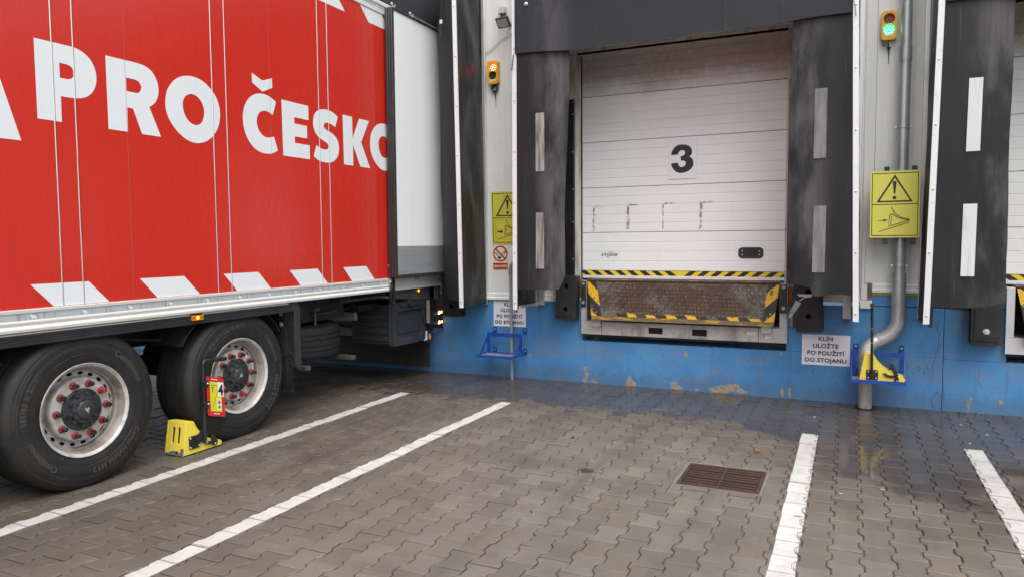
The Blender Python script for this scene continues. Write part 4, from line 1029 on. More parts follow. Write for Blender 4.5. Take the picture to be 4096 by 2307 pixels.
bumper(-.475, -.222, .675, 1.165, 'black rubber dock bumper right of the worn leveller, its left side torn', rot=R(2.2), torn=True)
bumper(.965, 1.198, .622, 1.11, 'black rubber dock bumper with bright washers beside the far right leveller', bolts=(True, True), rot=R(0))
bumper(-4.335, -4.085, .683, 1.17, 'black rubber dock bumper behind the trailer tail lights', name=False)
# ------------------------------------------------------------------ signs on the wall
def warning_sign(x0, x1, z0, z1, y, m, ink, label, loc, rails=False, big_arrow=False, lean=0.0):
    t = thing('warning_sign', label, 'warning sign', loc, 'yellow wheel chock warning signs')
    w_, h_ = x1 - x0, z1 - z0
    T = lambda u, v: (x0 + w_ * u + lean * (1 - v), z0 + h_ * v)
    obj('plate', MB().prism([T(0, 0), T(1, 0), T(1, 1), T(0, 1)], 'y', y - .003, y), M[m], t, bevel=.001)
    yf = y - .0042; b = MB()
    def S(pts, wd): b.prism(stroke([T(*p) for p in pts], wd), 'y', yf, y - .002)
    lw = .0065
    o_, i_ = (.032, .028), (.032 + lw / w_, .028 + lw / h_)
    b.prism([T(o_[0], o_[1]), T(1 - o_[0], o_[1]), T(1 - o_[0], 1 - o_[1]), T(o_[0], 1 - o_[1])], 'y', yf, y - .002, [[T(i_[0], i_[1]), T(i_[0], 1 - i_[1]), T(1 - i_[0], 1 - i_[1]), T(1 - i_[0], i_[1])]])
    S([(.04, .502), (.96, .502)], .0065)
    b.prism([T(.13, .535), T(.855, .535), T(.495, .945)], 'y', yf, y - .002, [[T(.195, .557), T(.495, .895), T(.80, .557)]])
    b.prism([T(.478, .655), T(.505, .655), T(.530, .83), T(.522, .845), T(.46, .845), T(.452, .83)], 'y', yf, y - .002)
    b.prism([T(.491 + .038 * math.cos(a), .600 + .026 * math.sin(a)) for a in [2 * math.pi * k / 20 for k in range(20)]], 'y', yf, y - .002)
    S(bez((.435, .462), (.50, .30), (.80, .277), 12), .006)
    S([(.405, .345), (.375, .170), (.80, .262)], .0068)
    S([(.405, .345), (.465, .355)], .0068); S(bez((.465, .355), (.58, .275), (.80, .262), 10), .0068)
    S([(.445, .325), (.418, .195)], .0052)
    S([(.185, .092), (.80, .232)], .006)
    if big_arrow:
        b.prism([T(.17, .255), T(.17, .225), T(.27, .225), T(.27, .205), T(.35, .240), T(.27, .275), T(.27, .255)], 'y', yf, y - .002)
    else:
        S([(.16, .262), (.28, .264)], .0045); b.prism([T(.26, .245), T(.365, .266), T(.26, .287), T(.285, .266)], 'y', yf, y - .002)
    obj('pictogram', b, M[ink], t, smooth=False)
    if rails:
        for xa in (x0 + .108, x0 + .325):
            b = MB().prism(rrect(xa, xa + .043, z0 - .058, z1 + .040, .006), 'y', y + .0005, y + .010, [circ(xa + .0215, z0 - .030, .007, 10)[::-1]])
            obj('bracket_rail', b, M['grey_plastic'], t)
        b = MB()
        for v in (.985, .018): p = T(.5, v); b.cyl((p[0], y - .003, p[1]), (p[0], y - .007, p[1]), .005, n=8)
        obj('rivet', b, M['bolt'], t)
    return t
warning_sign(-3.735, -3.32, 1.514, 2.107, -.004, 'old_yellow', 'print_black', 'faded yellow warning sign flat on the cladding above the no smoking sign', (-3.53, 0, 1.514), big_arrow=True, lean=.012)
warning_sign(.1515, .5435, 1.550, 2.1385, -.205, 'sign_yellow', 'print_brown', 'clean yellow warning sign on black rails in front of the downpipe', (.348, -.2, 1.55), rails=True, lean=.004)

t = thing('no_smoking_sign', 'cream no smoking sign with a red band reading ZÁKAZ KOUŘENÍ', 'sign', (-3.625, 0, 1.22))
obj('plate', MB().prism([(-3.722, 1.222), (-3.527, 1.222), (-3.527, 1.508), (-3.722, 1.508)], 'y', -.003, .0), M['cream'], t, smooth=False)
obj('red_ring', MB().prism(circ(-3.625, 1.406, .092, 36), 'y', -.0042, -.002, [circ(-3.625, 1.406, .074, 36)[::-1]]), M['red_print'], t, smooth=False)
c = (-3.625, 1.406); b = MB()
b.prism(stroke([(c[0] - .022, c[1] - .058), (c[0] + .064, c[1] + .026)], .030), 'y', -.0036, -.002, [stroke([(c[0] + .003, c[1] - .0335), (c[0] + .056, c[1] + .018)], .017)[::-1]])
b.prism(stroke([(c[0] - .022, c[1] - .055), (c[0] - .034, c[1] - .03), (c[0] - .026, c[1] - .012), (c[0] - .045, c[1] + .002), (c[0] - .040, c[1] + .022)], .007), 'y', -.0036, -.002)
b.prism(stroke([(c[0] - .034, c[1] - .028), (c[0] - .052, c[1] - .006), (c[0] - .062, c[1] + .006), (c[0] - .055, c[1] + .016)], .006), 'y', -.0036, -.002)
obj('cigarette', b, M['print_black'], t, smooth=False)
obj('red_bar', MB().prism(stroke([(c[0] - .058, c[1] + .058), (c[0] + .058, c[1] - .058)], .017), 'y', -.0046, -.002), M['red_print'], t, smooth=False)
obj('red_band', MB().prism([(-3.717, 1.228), (-3.532, 1.228), (-3.532, 1.301), (-3.717, 1.301)], 'y', -.0042, -.002), M['red_print'], t, smooth=False)
b = MB(); wall_text(b, 'ZÁKAZ KOUŘENÍ', .034, -3.6245, 1.252, -.0052, bold=.035, sx=.62, extrude=.0006)
obj('lettering', b, M['cream'], t, smooth=False)

def notice(x0, x1, z0, z1, y, label, loc, rot=0.0):
    t = thing('paper_notice', label, 'notice', loc, 'laminated paper notices about the wheel chocks')
    w_, h_ = x1 - x0, z1 - z0; q = random.Random(int(x0 * 100))
    def fn(u, v): return (x0 + w_ * u, y - .002 - .002 * math.sin(math.pi * u) * v, z0 + h_ * v + rot * (u - .5) * w_)
    obj('sheet', MB().sheet(fn, 6, 4, (0, .0012, 0)), M['paper'], t)
    b = MB()
    for k, line in enumerate(('KLÍN', 'ULOŽTE', 'PO POUŽITÍ', 'DO STOJANU')):
        zc = z1 - h_ * (.195 + .233 * k)
        vs, fs = text_geo(line, h_ * .185, bold=.022, extrude=.0008, space=1.06, sx=1.06)
        b.add([(x0 + w_ * .497 + a, y - .0048 - .0016 * math.sin(math.pi * (.5 + a / w_)) - d, zc + e + rot * a) for a, e, d in vs], fs)
    obj('lettering', b, M['print_black'], t, smooth=False)
notice(-3.717, -3.314, .581, .870, -.001, 'white paper notice behind the thin grey pipe, above the empty blue rack', (-3.515, 0, .58))
notice(-.404, .0165, .346, .639, -.001, 'white paper notice left of the blue rack that holds the yellow chock', (-.194, 0, .346))

# ------------------------------------------------------------------ traffic lights
def traffic_light(x0, x1, z0, z1, red_on, label, loc):
    t = thing('traffic_light', label, 'traffic light', loc, 'yellow dock signal lights')
    w_, h_ = x1 - x0, z1 - z0; D = .062; ch = .020
    ol = [(x0 + ch, z0), (x1 - ch, z0), (x1, z0 + ch), (x1, z1 - ch), (x1 - ch, z1), (x0 + ch, z1), (x0, z1 - ch), (x0, z0 + ch)]
    xc = (x0 + x1) / 2; rz = w_ * .375; zr, zg = z1 - h_ * .265, z0 + h_ * .375
    hol = [circ(xc, z, rz, 28)[::-1] for z in (zr, zg)]
    obj('housing', MB().prism(ol, 'y', -D, -.012, hol), M['lamp_yellow'], t, bevel=.003)
    obj('back_box', MB().prism([(x0, z0), (x1, z0), (x1, z1), (x0, z1)], 'y', -.014, .0), M['lamp_yellow'], t, bevel=.002)
    for z, lit, off, led, ledoff, on in ((zr, 'lens_red_lit', 'lens_red_off', 'led_red', 'led_red_off', red_on), (zg, 'lens_green_lit', 'lens_green_off', 'led_green', 'led_green_off', not red_on)):
        ln = obj('lens', MB().cyl((xc, -.034, z), (xc, -.016, z), rz - .0005, n=28), M[lit if on else off], t)
        b = MB(); rr = rz
        pts = [(-.22, .62), (.22, .62), (-.60, .30), (0, .22), (.58, .36), (-.66, -.14), (-.22, -.12), (.24, -.12), (.66, -.06), (-.42, -.56), (0, -.64), (.42, -.54)]
        for px, pz in pts: b.lathe([(0, rr * .17), (-.006, rr * .15), (-.009, 0)], (xc + px * rr, -.034, z + pz * rr), 12, 'y')
        obj('led', b, M[led if on else ledoff], ln)
    obj('name_plate', MB().box(xc - w_ * .32, xc + w_ * .32, -D - .001, -D + .001, z0 + .030, z0 + .051), M['cream'], t)
    b = MB()
    for a in (-1, 1):
        for e in (0, 1): b.cyl((xc + a * (w_ / 2 - .008), -.016, (z0 + .008, z1 - .008)[e]), (xc + a * (w_ / 2 - .008), -.010, (z0 + .008, z1 - .008)[e]), .004, n=8)
    obj('screw', b, M['bolt'], t)
    return t, xc, z0
t, xc, z0 = traffic_light(-3.742, -3.612, 3.305, 3.560, True, 'yellow signal light showing red, on the cladding below the floodlight', (-3.678, 0, 3.305))
b = MB(); q = random.Random(8)
for k in range(4):
    r = .026 + .006 * k % .012; path = [(xc + .012 + (r + .002 * k) * math.cos(a), -.020 - .004 * k, z0 - .042 + (r + .006) * math.sin(a)) for a in [2 * math.pi * i / 18 for i in range(19)]]
    b.tube(path, .0065, 7, cap=False)
b.tube([(xc + .01, -.02, z0 + .0), (xc + .005, -.022, z0 - .03)], .006, 7)
b.tube([(xc + .012, -.022, z0 - .070), (xc + .014, -.016, z0 - .10), (xc + .014, -.008, z0 - .17), (xc + .015, -.006, z0 - .26)], [.010, .006, .003, .002], 7)
obj('cable_coil', b, M['black_steel'], t)
t, xc, z0 = traffic_light(.214, .338, 3.315, 3.568, False, 'yellow signal light showing green, beside the top of the downpipe', (.276, 0, 3.315))
obj('cable_plate', MB().box(xc - .012, xc + .020, -.010, .0, z0 - .055, z0 + .0), M['sign_white'], t, bevel=.002)
b = MB().tube([(xc, -.02, z0), (xc + .002, -.025, z0 - .04), (xc - .012, -.03, z0 - .048), (xc - .04, -.03, z0 - .040), (xc - .05, -.03, z0 - .028), (xc - .04, -.03, z0 - .016), (xc - .015, -.03, z0 - .022), (xc + .004, -.025, z0 - .055)], .003, 6)
b.lathe([(0, .004), (.015, .007), (.03, .020)], (xc + .003, -.018, z0 - .088), 10, 'z')
b.tube([(xc + .004, -.016, z0 - .085), (xc + .005, -.010, z0 - .14), (xc + .003, -.008, z0 - .20)], [.005, .003, .002], 6)
obj('cable', b, M['black_steel'], t)

# ------------------------------------------------------------------ floodlight and its junction box
t = thing('junction_box', 'small pale grey junction box above the floodlight', 'junction box', (-3.558, 0, 4.074))
obj('box', MB().box(-3.600, -3.520, -.055, 0, 4.066, 4.146), M['pvc'] if False else wmat('box_plastic', (.56, .57, .58), .45, col2=(.48, .49, .50)), t, bevel=.006)
obj('cable_gland', MB().cyl((-3.575, -.03, 4.066), (-3.575, -.03, 4.04), .010, n=10), M['grey_plastic'], t)
t = thing('floodlight', 'flat grey led floodlight tilted down on the cladding, high up left of the head curtain', 'floodlight', (-3.52, 0, 3.9))
fw, fh = .155, .115
def FL(x, y, z):           # head tilted down and turned a little
    p = Vector((x, y, z)); p.rotate(Matrix.Rotation(R(40), 3, 'X')); p.rotate(Matrix.Rotation(R(-6), 3, 'Z')); return (p.x - 3.512, p.y - .13, p.z + 3.935)
b = MB().box(-fw / 2, fw / 2, 0, .028, -fh / 2, fh / 2); b.v = [FL(*q) for q in b.v]; obj('head', b, M['grey_plastic'], t, bevel=.003)
b = MB().box(-fw / 2 + .012, fw / 2 - .012, -.002, .001, -fh / 2 + .012, fh / 2 - .012); b.v = [FL(*q) for q in b.v]; obj('glass', b, M['glass_grey'], t)
b = MB()
for k in range(7): b.box(-fw / 2 + .012 + k * .021, -fw / 2 + .016 + k * .021, .0281, .036, -fh / 2 + .01, fh / 2 - .01)
b.v = [FL(*q) for q in b.v]; obj('cooling_fin', b, M['grey_plastic'], t)
b = MB().bar((-3.50, -.115, 3.945), (-3.475, -.004, 3.955), .018, .004).box(-3.49, -3.455, -.006, 0, 3.935, 3.975).bar((-3.585, -.10, 3.96), (-3.57, -.03, 4.03), .014, .006); obj('bracket', b, M['galv_old'], t)
b = MB().tube([(-3.575, -.03, 4.045), (-3.572, -.05, 4.01), (-3.56, -.07, 3.985)], .006, 7).tube([(-3.535, -.03, 4.066), (-3.515, -.05, 4.03), (-3.498, -.06, 3.99), (-3.495, -.07, 3.955), (-3.51, -.09, 3.94)], .005, 7); obj('cable', b, M['black_steel'], t)

# ------------------------------------------------------------------ downpipe and thin pipe
t = thing('downpipe', 'thick galvanised downpipe bending sideways behind the blue rack', 'downpipe', (.15, -.12, 0))
r1, r2 = .0475, .058; Y = -.115
b = MB().cyl((.412, Y, 5.6), (.412, Y, 3.19), r1 * .92, n=28); obj('upper_pipe', b, M['galv'], t)
b = MB().cyl((.410, Y, 3.225), (.4085, Y, 3.10), r1 * 1.10, n=28).cyl((.410, Y, 3.13), (.410, Y, 3.12), r1 * 1.14, n=28); obj('collar', b, M['galv'], t)
b = MB().cyl((.4085, Y, 3.12), (.402, Y, 1.20), r1, n=28); obj('middle_pipe', b, M['galv'], t)
b = MB().cyl((.402, Y, 1.23), (.404, Y, .86), r2, n=28).cyl((.402, Y, 1.235), (.402, Y, 1.222), r2 * 1.05, n=28); obj('lower_pipe', b, M['galv'], t)
path = [(.404, Y, .885), (.402, Y, .82), (.388, Y, .755), (.352, Y, .690), (.305, Y, .650), (.245, Y, .620), (.205, Y - .01, .600), (.172, Y - .02, .565), (.152, Y - .03, .515), (.146, Y - .04, .46)]
sm = []
for a, c in zip(path, path[1:]): sm += [tuple(p + (q - p) * k / 3 for p, q in zip(a, c)) for k in range(3)]
b = MB().tube(sm + [path[-1]], .0585, 26)
obj('bend', b, M['galv'], t)
b = MB().tube([(.268, Y, .634), (.256, Y, .628)], .0615, 26); obj('bend_seam', b, M['galv_old'], t)
b = MB().cyl((.146, Y - .04, .50), (.146, Y - .04, .43), .060, n=26); obj('bend_collar', b, M['galv_old'], t)
b = MB().cyl((.146, Y - .04, .45), (.152, Y - .045, -.02), .0575, n=28); obj('foot_pipe', b, M['galv_old'], t)
b = MB().prism(circ(.152, Y - .045, .085, 20), 'z', -.006, .004, [circ(.152, Y - .045, .059, 20)[::-1]]).box(.215, .245, Y - .075, Y - .02, -.005, .022); obj('gully', b, M['black_steel'], t)
for z, x in ((2.528, .4065), (1.30, .402)):
    rr = (r1 if z > 1.3 else r1) * 1.10
    b = MB().cyl((x, Y, z - .011), (x, Y, z + .011), rr, n=28).box(x - rr - .024, x - rr + .006, Y - .010, Y + .010, z - .009, z + .009).box(x + rr - .006, x + rr + .018, Y - .010, Y + .010, z - .009, z + .009).cyl((x, Y + rr - .01, z), (x, -.003, z), .006, n=8)
    c = obj('clamp', b, M['galv'], t, bevel=.0015)
    obj('clamp_screw', MB().cyl((x - rr - .018, Y - .010, z), (x - rr - .018, Y - .020, z), .006, n=6), M['bolt'], c)
t = thing('conduit', 'thin grey plastic pipe standing in front of the left paper notice', 'pipe', (-3.45, -.08, 0))
b = MB().tube([(-3.452, -.085, -.01), (-3.455, -.085, .6), (-3.462, -.082, 1.195)], .0175, 14); obj('pipe', b, M['pvc'], t)
b = MB().tube([(-3.462, -.082, 1.17), (-3.462, -.082, 1.235)], .0225, 14).tube([(-3.462, -.082, 1.232), (-3.458, -.08, 1.265), (-3.440, -.075, 1.295), (-3.41, -.07, 1.31), (-3.33, -.05, 1.32)], .0205, 14); obj('elbow', b, wmat('old_pvc', (.24, .23, .21), .6, col2=(.15, .13, .10), amt=.8, scale=30), t)

# ------------------------------------------------------------------ wheel chocks and their racks
def rack(dx, label):
    t = thing('chock_rack', label, 'rack', (-3.522 + dx, -.12, .27), 'blue steel racks for wheel chocks')
    x0, x1, yb, yf, zf, zt = -3.742 + dx, -3.303 + dx, -.13, -.405, .272, .522
    fr = obj('tray', MB().box(x0, x1, yf, yf + .005, zf, zf + .031).box(x0, x1, yb - .005, yb, zf + .0, zf + .028).box(x0, x0 + .005, yf + .0051, yb - .0051, zf, zf + .029).box(x1 - .005, x1, yf + .0051, yb - .0051, zf, zf + .029), M['rack_blue'], t, bevel=.001)
    for x in (x0, x1 - .042): obj('upright', MB().box(x, x + .042, yb + .0005, yb + .006, zf + .001, zt), M['rack_blue'], t, bevel=.0015)
    obj('top_bar', MB().box(x0 + .0425, x1 - .0425, yb + .001, yb + .006, zt - .046, zt - .004), M['rack_blue'], t, bevel=.0015)
    for x in (x0 + .004, x1 - .010): obj('brace', MB().bar((x + .003, yb + .002, zt - .05), (x + .003, yf + .09, zf + .025), .006, .030, (0, 1, 0)), M['rack_blue'], t)
    # bottom grating
    b = MB(); n = 26
    for k in range(n): xa = x0 + .008 + (x1 - x0 - .016) * k / (n - 1); b.box(xa - .0012, xa + .0012, yf + .006, yb - .006, zf + .004, zf + .016)
    for k in range(9): ya = yf + .02 + (yb - yf - .04) * k / 8; b.box(x0 + .006, x1 - .006, ya - .001, ya + .001, zf + .005, zf + .014)
    obj('grating', b, M['galv'], t, smooth=False)
    for x in (x0 + .042, x1 - .018):
        for z in (zt + .014, .300):
            f = obj('foot', MB().box(x - .022, x + .022, -.006, 0, z - .034, z + .034).bar((x, -.004, z - .018), (x, yb + .003, z - .022), .010, .010), M['rack_blue'], t, bevel=.001)
            obj('foot_bolt', MB().cyl((x, -.006, z + .008), (x, -.013, z + .008), .010, n=14).cyl((x, -.0131, z + .008), (x, -.021, z + .008), .0065, n=6), M['bolt'], f)
    return t
rack(0, 'empty blue rack on the plinth behind the thin grey pipe')
rack(3.766, 'blue rack on the plinth holding a yellow wheel chock, in front of the downpipe')

def chock_body(b_, W):
    """side outline (along, up): tall heel, hollow face for the tyre, thin toe"""
    face = bez((.105, .240), (.175, .080), (.345, .045), 9)
    return [(-.0, .0), (.335, .0), (.360, .012), (.362, .032)] + face[::-1] + [(.040, .245)]
def wheel_chock(loc, label, turn):
    """built with its toe along +X, width along Y; turn = rotation about Z"""
    t = thing('wheel_chock', label, 'wheel chock', loc, 'yellow wheel chocks with handles'); W = .190
    ca, sa = math.cos(turn), math.sin(turn)
    def put(mb): mb.v = [(loc[0] + x * ca - y * sa, loc[1] + x * sa + y * ca, loc[2] + z) for x, y, z in mb.v]; return mb
    ol = chock_body(None, W)
    for s in (-1, 1):
        obj('cheek', put(MB().prism(ol, 'y', s * W / 2, s * (W / 2 - .012))), M['chock_yellow'], t, bevel=.002)
    # heel plate with two grip slots, leaning as the cheeks do
    sl = [rrect(a - .0135, a + .0135, .085, .205, .012, 4)[::-1] for a in (-.030, .026)]
    hb = MB().prism([(-W / 2 + .0125, .028), (-.045, .012), (-.040, .035), (.01, .030), (.012, .010), (W / 2 - .0125, .004), (W / 2 - .0125, .243), (-W / 2 + .0125, .243)], 'x', 0, .012, sl)
    hb.v = [(x + .163 * z + .001, y, z) for x, y, z in hb.v]
    obj('heel_plate', put(hb), M['chock_yellow'], t, bevel=.0015)
    obj('top_plate', put(MB().box(.042, .104, -W / 2 + .0125, W / 2 - .0125, .232, .241)), M['chock_yellow'], t)
    fc = bez((.105, .240), (.175, .080), (.345, .045), 9)
    b = MB()
    for a, c in zip(fc, fc[1:]): b.add([(a[0], -W / 2 + .0125, a[1]), (c[0], -W / 2 + .0125, c[1]), (c[0], W / 2 - .0125, c[1]), (a[0], W / 2 - .0125, a[1]), (a[0], -W / 2 + .0125, a[1] - .008), (c[0], -W / 2 + .0125, c[1] - .008), (c[0], W / 2 - .0125, c[1] - .008), (a[0], W / 2 - .0125, a[1] - .008)], [(0, 1, 2, 3), (7, 6, 5, 4), (0, 4, 5, 1), (2, 6, 7, 3)])
    obj('tyre_face', put(b), M['black_steel'] if False else M['chock_yellow'], t)
    b = MB()
    for s in (-1, 1):
        for k in range(16): b.prism([(.012 + k * .021, -.006), (.022 + k * .021, .004), (.002 + k * .021, .004)], 'y', s * W / 2, s * (W / 2 - .016))
    b.box(.002, .345, -W / 2, -W / 2 + .016, .0, .006).box(.002, .345, W / 2 - .016, W / 2, .0, .006)
    obj('rubber_foot', put(b), M['rubber'], t, smooth=False)
    return t, put, W
# the chock in use, toe against the rear tyre
t, put, W = wheel_chock((-4.458, -3.800, .002), 'yellow wheel chock against the rear trailer tyre, red sign on its handle', R(90))
ys = -W / 2                                          # outer cheek
b = MB().prism(rrect(.055, .150, .040, .135, .008), 'y', ys - .008, ys - .0005); b.prism([(.10, .115), (.165, .165), (.225, .13), (.205, .075), (.13, .07)], 'y', ys - .014, ys - .0085)
obj('side_plate', put(b), M['black_steel'], t, bevel=.002)
b = MB()
for x, z in ((.065, .052), (.065, .122), (.140, .055)): b.lathe([(0, .009), (-.005, .007), (-.007, 0)], (x, ys - .008, z), 10, 'y')
for x, z in ((.205, .062), (.285, .032)): b.lathe([(0, .010), (-.005, .008), (-.007, 0)], (x, ys - .018, z), 10, 'y')
obj('bolt', put(b), M['bolt'], t)
b = MB().prism(stroke(bez((.185, .072), (.24, .035), (.30, .055), 8), .022), 'y', ys - .016, ys - .002).prism([(.27, .02), (.31, .02), (.315, .05), (.275, .11), (.25, .085)], 'y', ys - .010, ys - .001)
obj('latch', put(b), M['black_steel'], t, bevel=.0015)
pole = [(.186, ys - .022, .08), (.186, ys - .022, .645)] + [(.186 + .030 * (1 - math.cos(a)), ys - .022, .645 + .030 * math.sin(a)) for a in [R(15 * k) for k in range(1, 7)]] + [(.30, ys - .022, .672), (.40, ys - .022, .664)]
hd = obj('handle', put(MB().tube(pole, .0125, 12)), M['black_steel'], t)
obj('grip', put(MB().tube([(.285, ys - .022, .673), (.30, ys - .022, .672), (.375, ys - .022, .666), (.405, ys - .022, .664)], [.0165, .018, .018, .0165], 14)), M['rubber'], t)
SX0, SX1, SZ0, SZ1 = .205, .372, .262, .560
def SG(x, z): return (SX0 + (SX1 - SX0) * x + .006 * (1 - z), SZ0 + (SZ1 - SZ0) * z - .045 * x)
sy = ys - .030
sg = obj('sign_plate', put(MB().prism([SG(a, c) for a, c in rrect(0, 1, 0, 1, .07, 3)], 'y', sy, sy + .003)), M['plate_red'], t, smooth=False)
obj('yellow_field', put(MB().prism([SG(.18, .125), SG(.82, .125), SG(.82, .88), SG(.18, .88)], 'y', sy - .0006, sy + .001)), M['plate_yellow'], sg, smooth=False)
obj('white_field', put(MB().prism([SG(.63, .52), SG(.955, .52), SG(.955, .89), SG(.63, .89)], 'y', sy - .0010, sy + .001)), M['sign_white'], sg, smooth=False)
obj('lamp_field', put(MB().prism([SG(.56, .17), SG(.78, .17), SG(.78, .44), SG(.56, .44)], 'y', sy - .0010, sy + .001)), M['sign_white'], sg, smooth=False)
def sgtext(body, x, z, size, bold, y):
    vs, fs = text_geo(body, size, bold=bold, extrude=.0003, sx=.8); o = SG(x, z); return MB().add([(o[0] + a, y - d, o[1] + c - .27 * a * .9) for a, c, d in vs], fs)
obj('black_four', put(sgtext('4', .79, .565, .110, .045, sy - .0014)), M['print_black'], sg, smooth=False)
b = sgtext('7', .32, .60, .062, .0, sy - .0010); b.prism(stroke([SG(.27, .18), SG(.62, .66)], .0025), 'y', sy - .001, sy + .001)
for k in range(8): b.prism(stroke([SG(.26 + k * .042, .790), SG(.285 + k * .042, .790)], .007), 'y', sy - .001, sy + .001)
for a in (.50, .80):
    for d in (-.03, 0, .03): b.prism(stroke([SG(a, .365 + d), SG(a + (.04 if a > .6 else -.04), .365 + d * 2.2)], .002), 'y', sy - .001, sy + .001)
obj('thin_print', put(b), M['print_black'], sg, smooth=False)
b = MB().prism([SG(.28, .935), SG(.62, .935), SG(.62, .955), SG(.28, .955)], 'y', sy - .0008, sy + .001).prism([SG(.34, .055), SG(.68, .055), SG(.68, .075), SG(.34, .075)], 'y', sy - .0008, sy + .001)
obj('edge_print', put(b), M['sign_white'], sg, smooth=False)
for cz, m in ((.365, 'plate_red'), (.245, 'plate_green')):
    o = SG(.67, cz); obj('printed_lamp', put(MB().prism(circ(o[0], o[1], .0125, 18, .0145), 'y', sy - .0016, sy + .001)), M[m], sg, smooth=False)
for z in (.505, .350):
    cl = obj('clip', put(MB().prism(rrect(.172, .228, z - .024, z + .024, .020), 'y', sy - .010, sy + .010)), M['black_steel'], t, bevel=.002)
    obj('clip_screw', put(MB().lathe([(0, .010), (-.006, .007), (-.008, 0)], (.212, sy - .010, z), 10, 'y')), M['bolt'], cl)
q = random.Random(5); jag = [(-W / 2, -.002)] + [(-W / 2 + W * k / 16, (.052 if k < 3 else .030 if 6 < k < 13 else .018) + q.uniform(-.010, .010)) for k in range(17)] + [(W / 2, .0)]
jb = MB().prism(jag, 'x', -.0012, .001); jb.v = [(x + .163 * z, y, max(z, .006)) for x, y, z in jb.v]
obj('worn_edge', put(jb), M['worn_rubber'], t, smooth=False)
# the chock in the rack, toe to the right
t, put, W = wheel_chock((.095, -.268, .289), 'yellow wheel chock resting in the blue rack with its black pole upright', 0.0)
ys = -W / 2
obj('side_plate', put(MB().prism(rrect(.055, .150, .012, .100, .008), 'y', ys - .008, ys - .0005)), M['black_steel'], t, bevel=.002)
b = MB()
for x in (.072, .134):
    for z in (.028, .084): b.lathe([(0, .0075), (-.005, .006), (-.007, 0)], (x, ys - .008, z), 10, 'y')
b.lathe([(0, .009), (-.006, .007), (-.008, 0)], (.300, ys - .012, .012), 12, 'y').lathe([(0, .009), (-.006, .007), (-.008, 0)], (.198, ys - .012, .080), 12, 'y')
obj('bolt', put(b), M['bolt'], t)
obj('handle', put(MB().tube([(.100, ys - .020, .040), (.098, ys - .020, .10), (.090, ys - .020, .665)], .0115, 12)), M['black_steel'], t)
obj('grip', put(MB().tube([(.090, ys - .048, .675), (.0885, ys - .020, .672), (.089, ys + .06, .668)], .0175, 12)), M['rubber'], t)
for z in (.34, .465): obj('pole_ring', put(MB().cyl((.0935, ys - .020, z), (.0935, ys - .020, z + .005), .0125, n=12)), M['bolt'], t)
b = MB().prism(stroke(bez((.198, .080), (.215, .035), (.300, .060), 9), .022), 'y', ys - .012, ys - .002).prism([(.275, .005), (.318, .0), (.308, .05), (.28, .055)], 'y', ys - .012, ys - .002)
b.prism([(.285, .045), (.31, .06), (.265, .160), (.24, .165), (.232, .105), (.252, .11)], 'y', ys - .002, ys + .02)
obj('latch', put(b), M['black_steel'], t, bevel=.0015)

# ------------------------------------------------------------------ small litter on the wet paving
q = random.Random(4)
for x, y, a, lab in [(-.254, -.732, .3, 'tiny white scrap between the plinth and the line right of the drain'), (.862, -.559, -.4, 'tiny white scrap nearest the plinth, right of the downpipe'), (.845, -1.178, 1.3, 'tiny white scrap just above the end of the right edge line'), (1.005, -.838, .1, 'tiny white scrap furthest right on the wet pavers'), (.209, -2.565, -.5, 'tiny white scrap midway between the two right bay lines'), (-.02, -2.75, .2, 'tiny white scrap just right of the line beside the drain')]:
    s = .007; pts = [(-s * 1.6, -s * .8), (s * 1.5, -s * .9), (s * 1.7, s * .7), (-s * 1.4, s)]
    pts = [(x + u * math.cos(a) - v * math.sin(a), y + u * math.sin(a) + v * math.cos(a)) for u, v in pts]
    tag(obj('paper_scrap', MB().prism(pts, 'z', .004, .006), M['scrap'], None, smooth=False), lab, 'litter', 'white scraps on the wet pavers')
for x, y, a, lab in [(.42, -.085, .4, 'small brown leaf by the plinth just right of the downpipe foot'), (1.02, -.10, 1.0, 'small brown leaf by the plinth at the far right'), (.90, -.12, 2.0, 'small brown leaf by the plinth, second from the right edge'), (-1.95, -2.20, 1.2, 'small brown leaf in the open bay left of the drain grate'), (-.585, -2.03, .2, 'small brown leaf on the pavers just behind the drain grate')]:
    def lf(u, v): c_ = (u - .5) * .05; w_ = .016 * math.sin(math.pi * min(max(u, .02), .98)) * (v * 2 - 1); return (x + c_ * math.cos(a) - w_ * math.sin(a), y + c_ * math.sin(a) + w_ * math.cos(a), .008 + .008 * abs(v * 2 - 1) + .006 * math.sin(6 * u))
    tag(obj('dry_leaf', MB().sheet(lf, 8, 2, (0, 0, .0008)), M['leaf'], None), lab, 'leaf', 'dry leaves on the pavers')
# ------------------------------------------------------------------ the refrigerated trailer
XS = -4.362; XF = -6.918; YR, YF = -.115, -13.70; XC = (XS + XF) / 2
tr = thing('semi_trailer', 'red refrigerated trailer lettered PRO ČESKO, backed onto the dock with its door folded open', 'trailer', (XC, -3.9, 0))
obj('body', MB().box(XF + .01, XS - .012, YF + .01, YR - .01, 1.045, 3.965), M['white_paint'], tr, smooth=False)
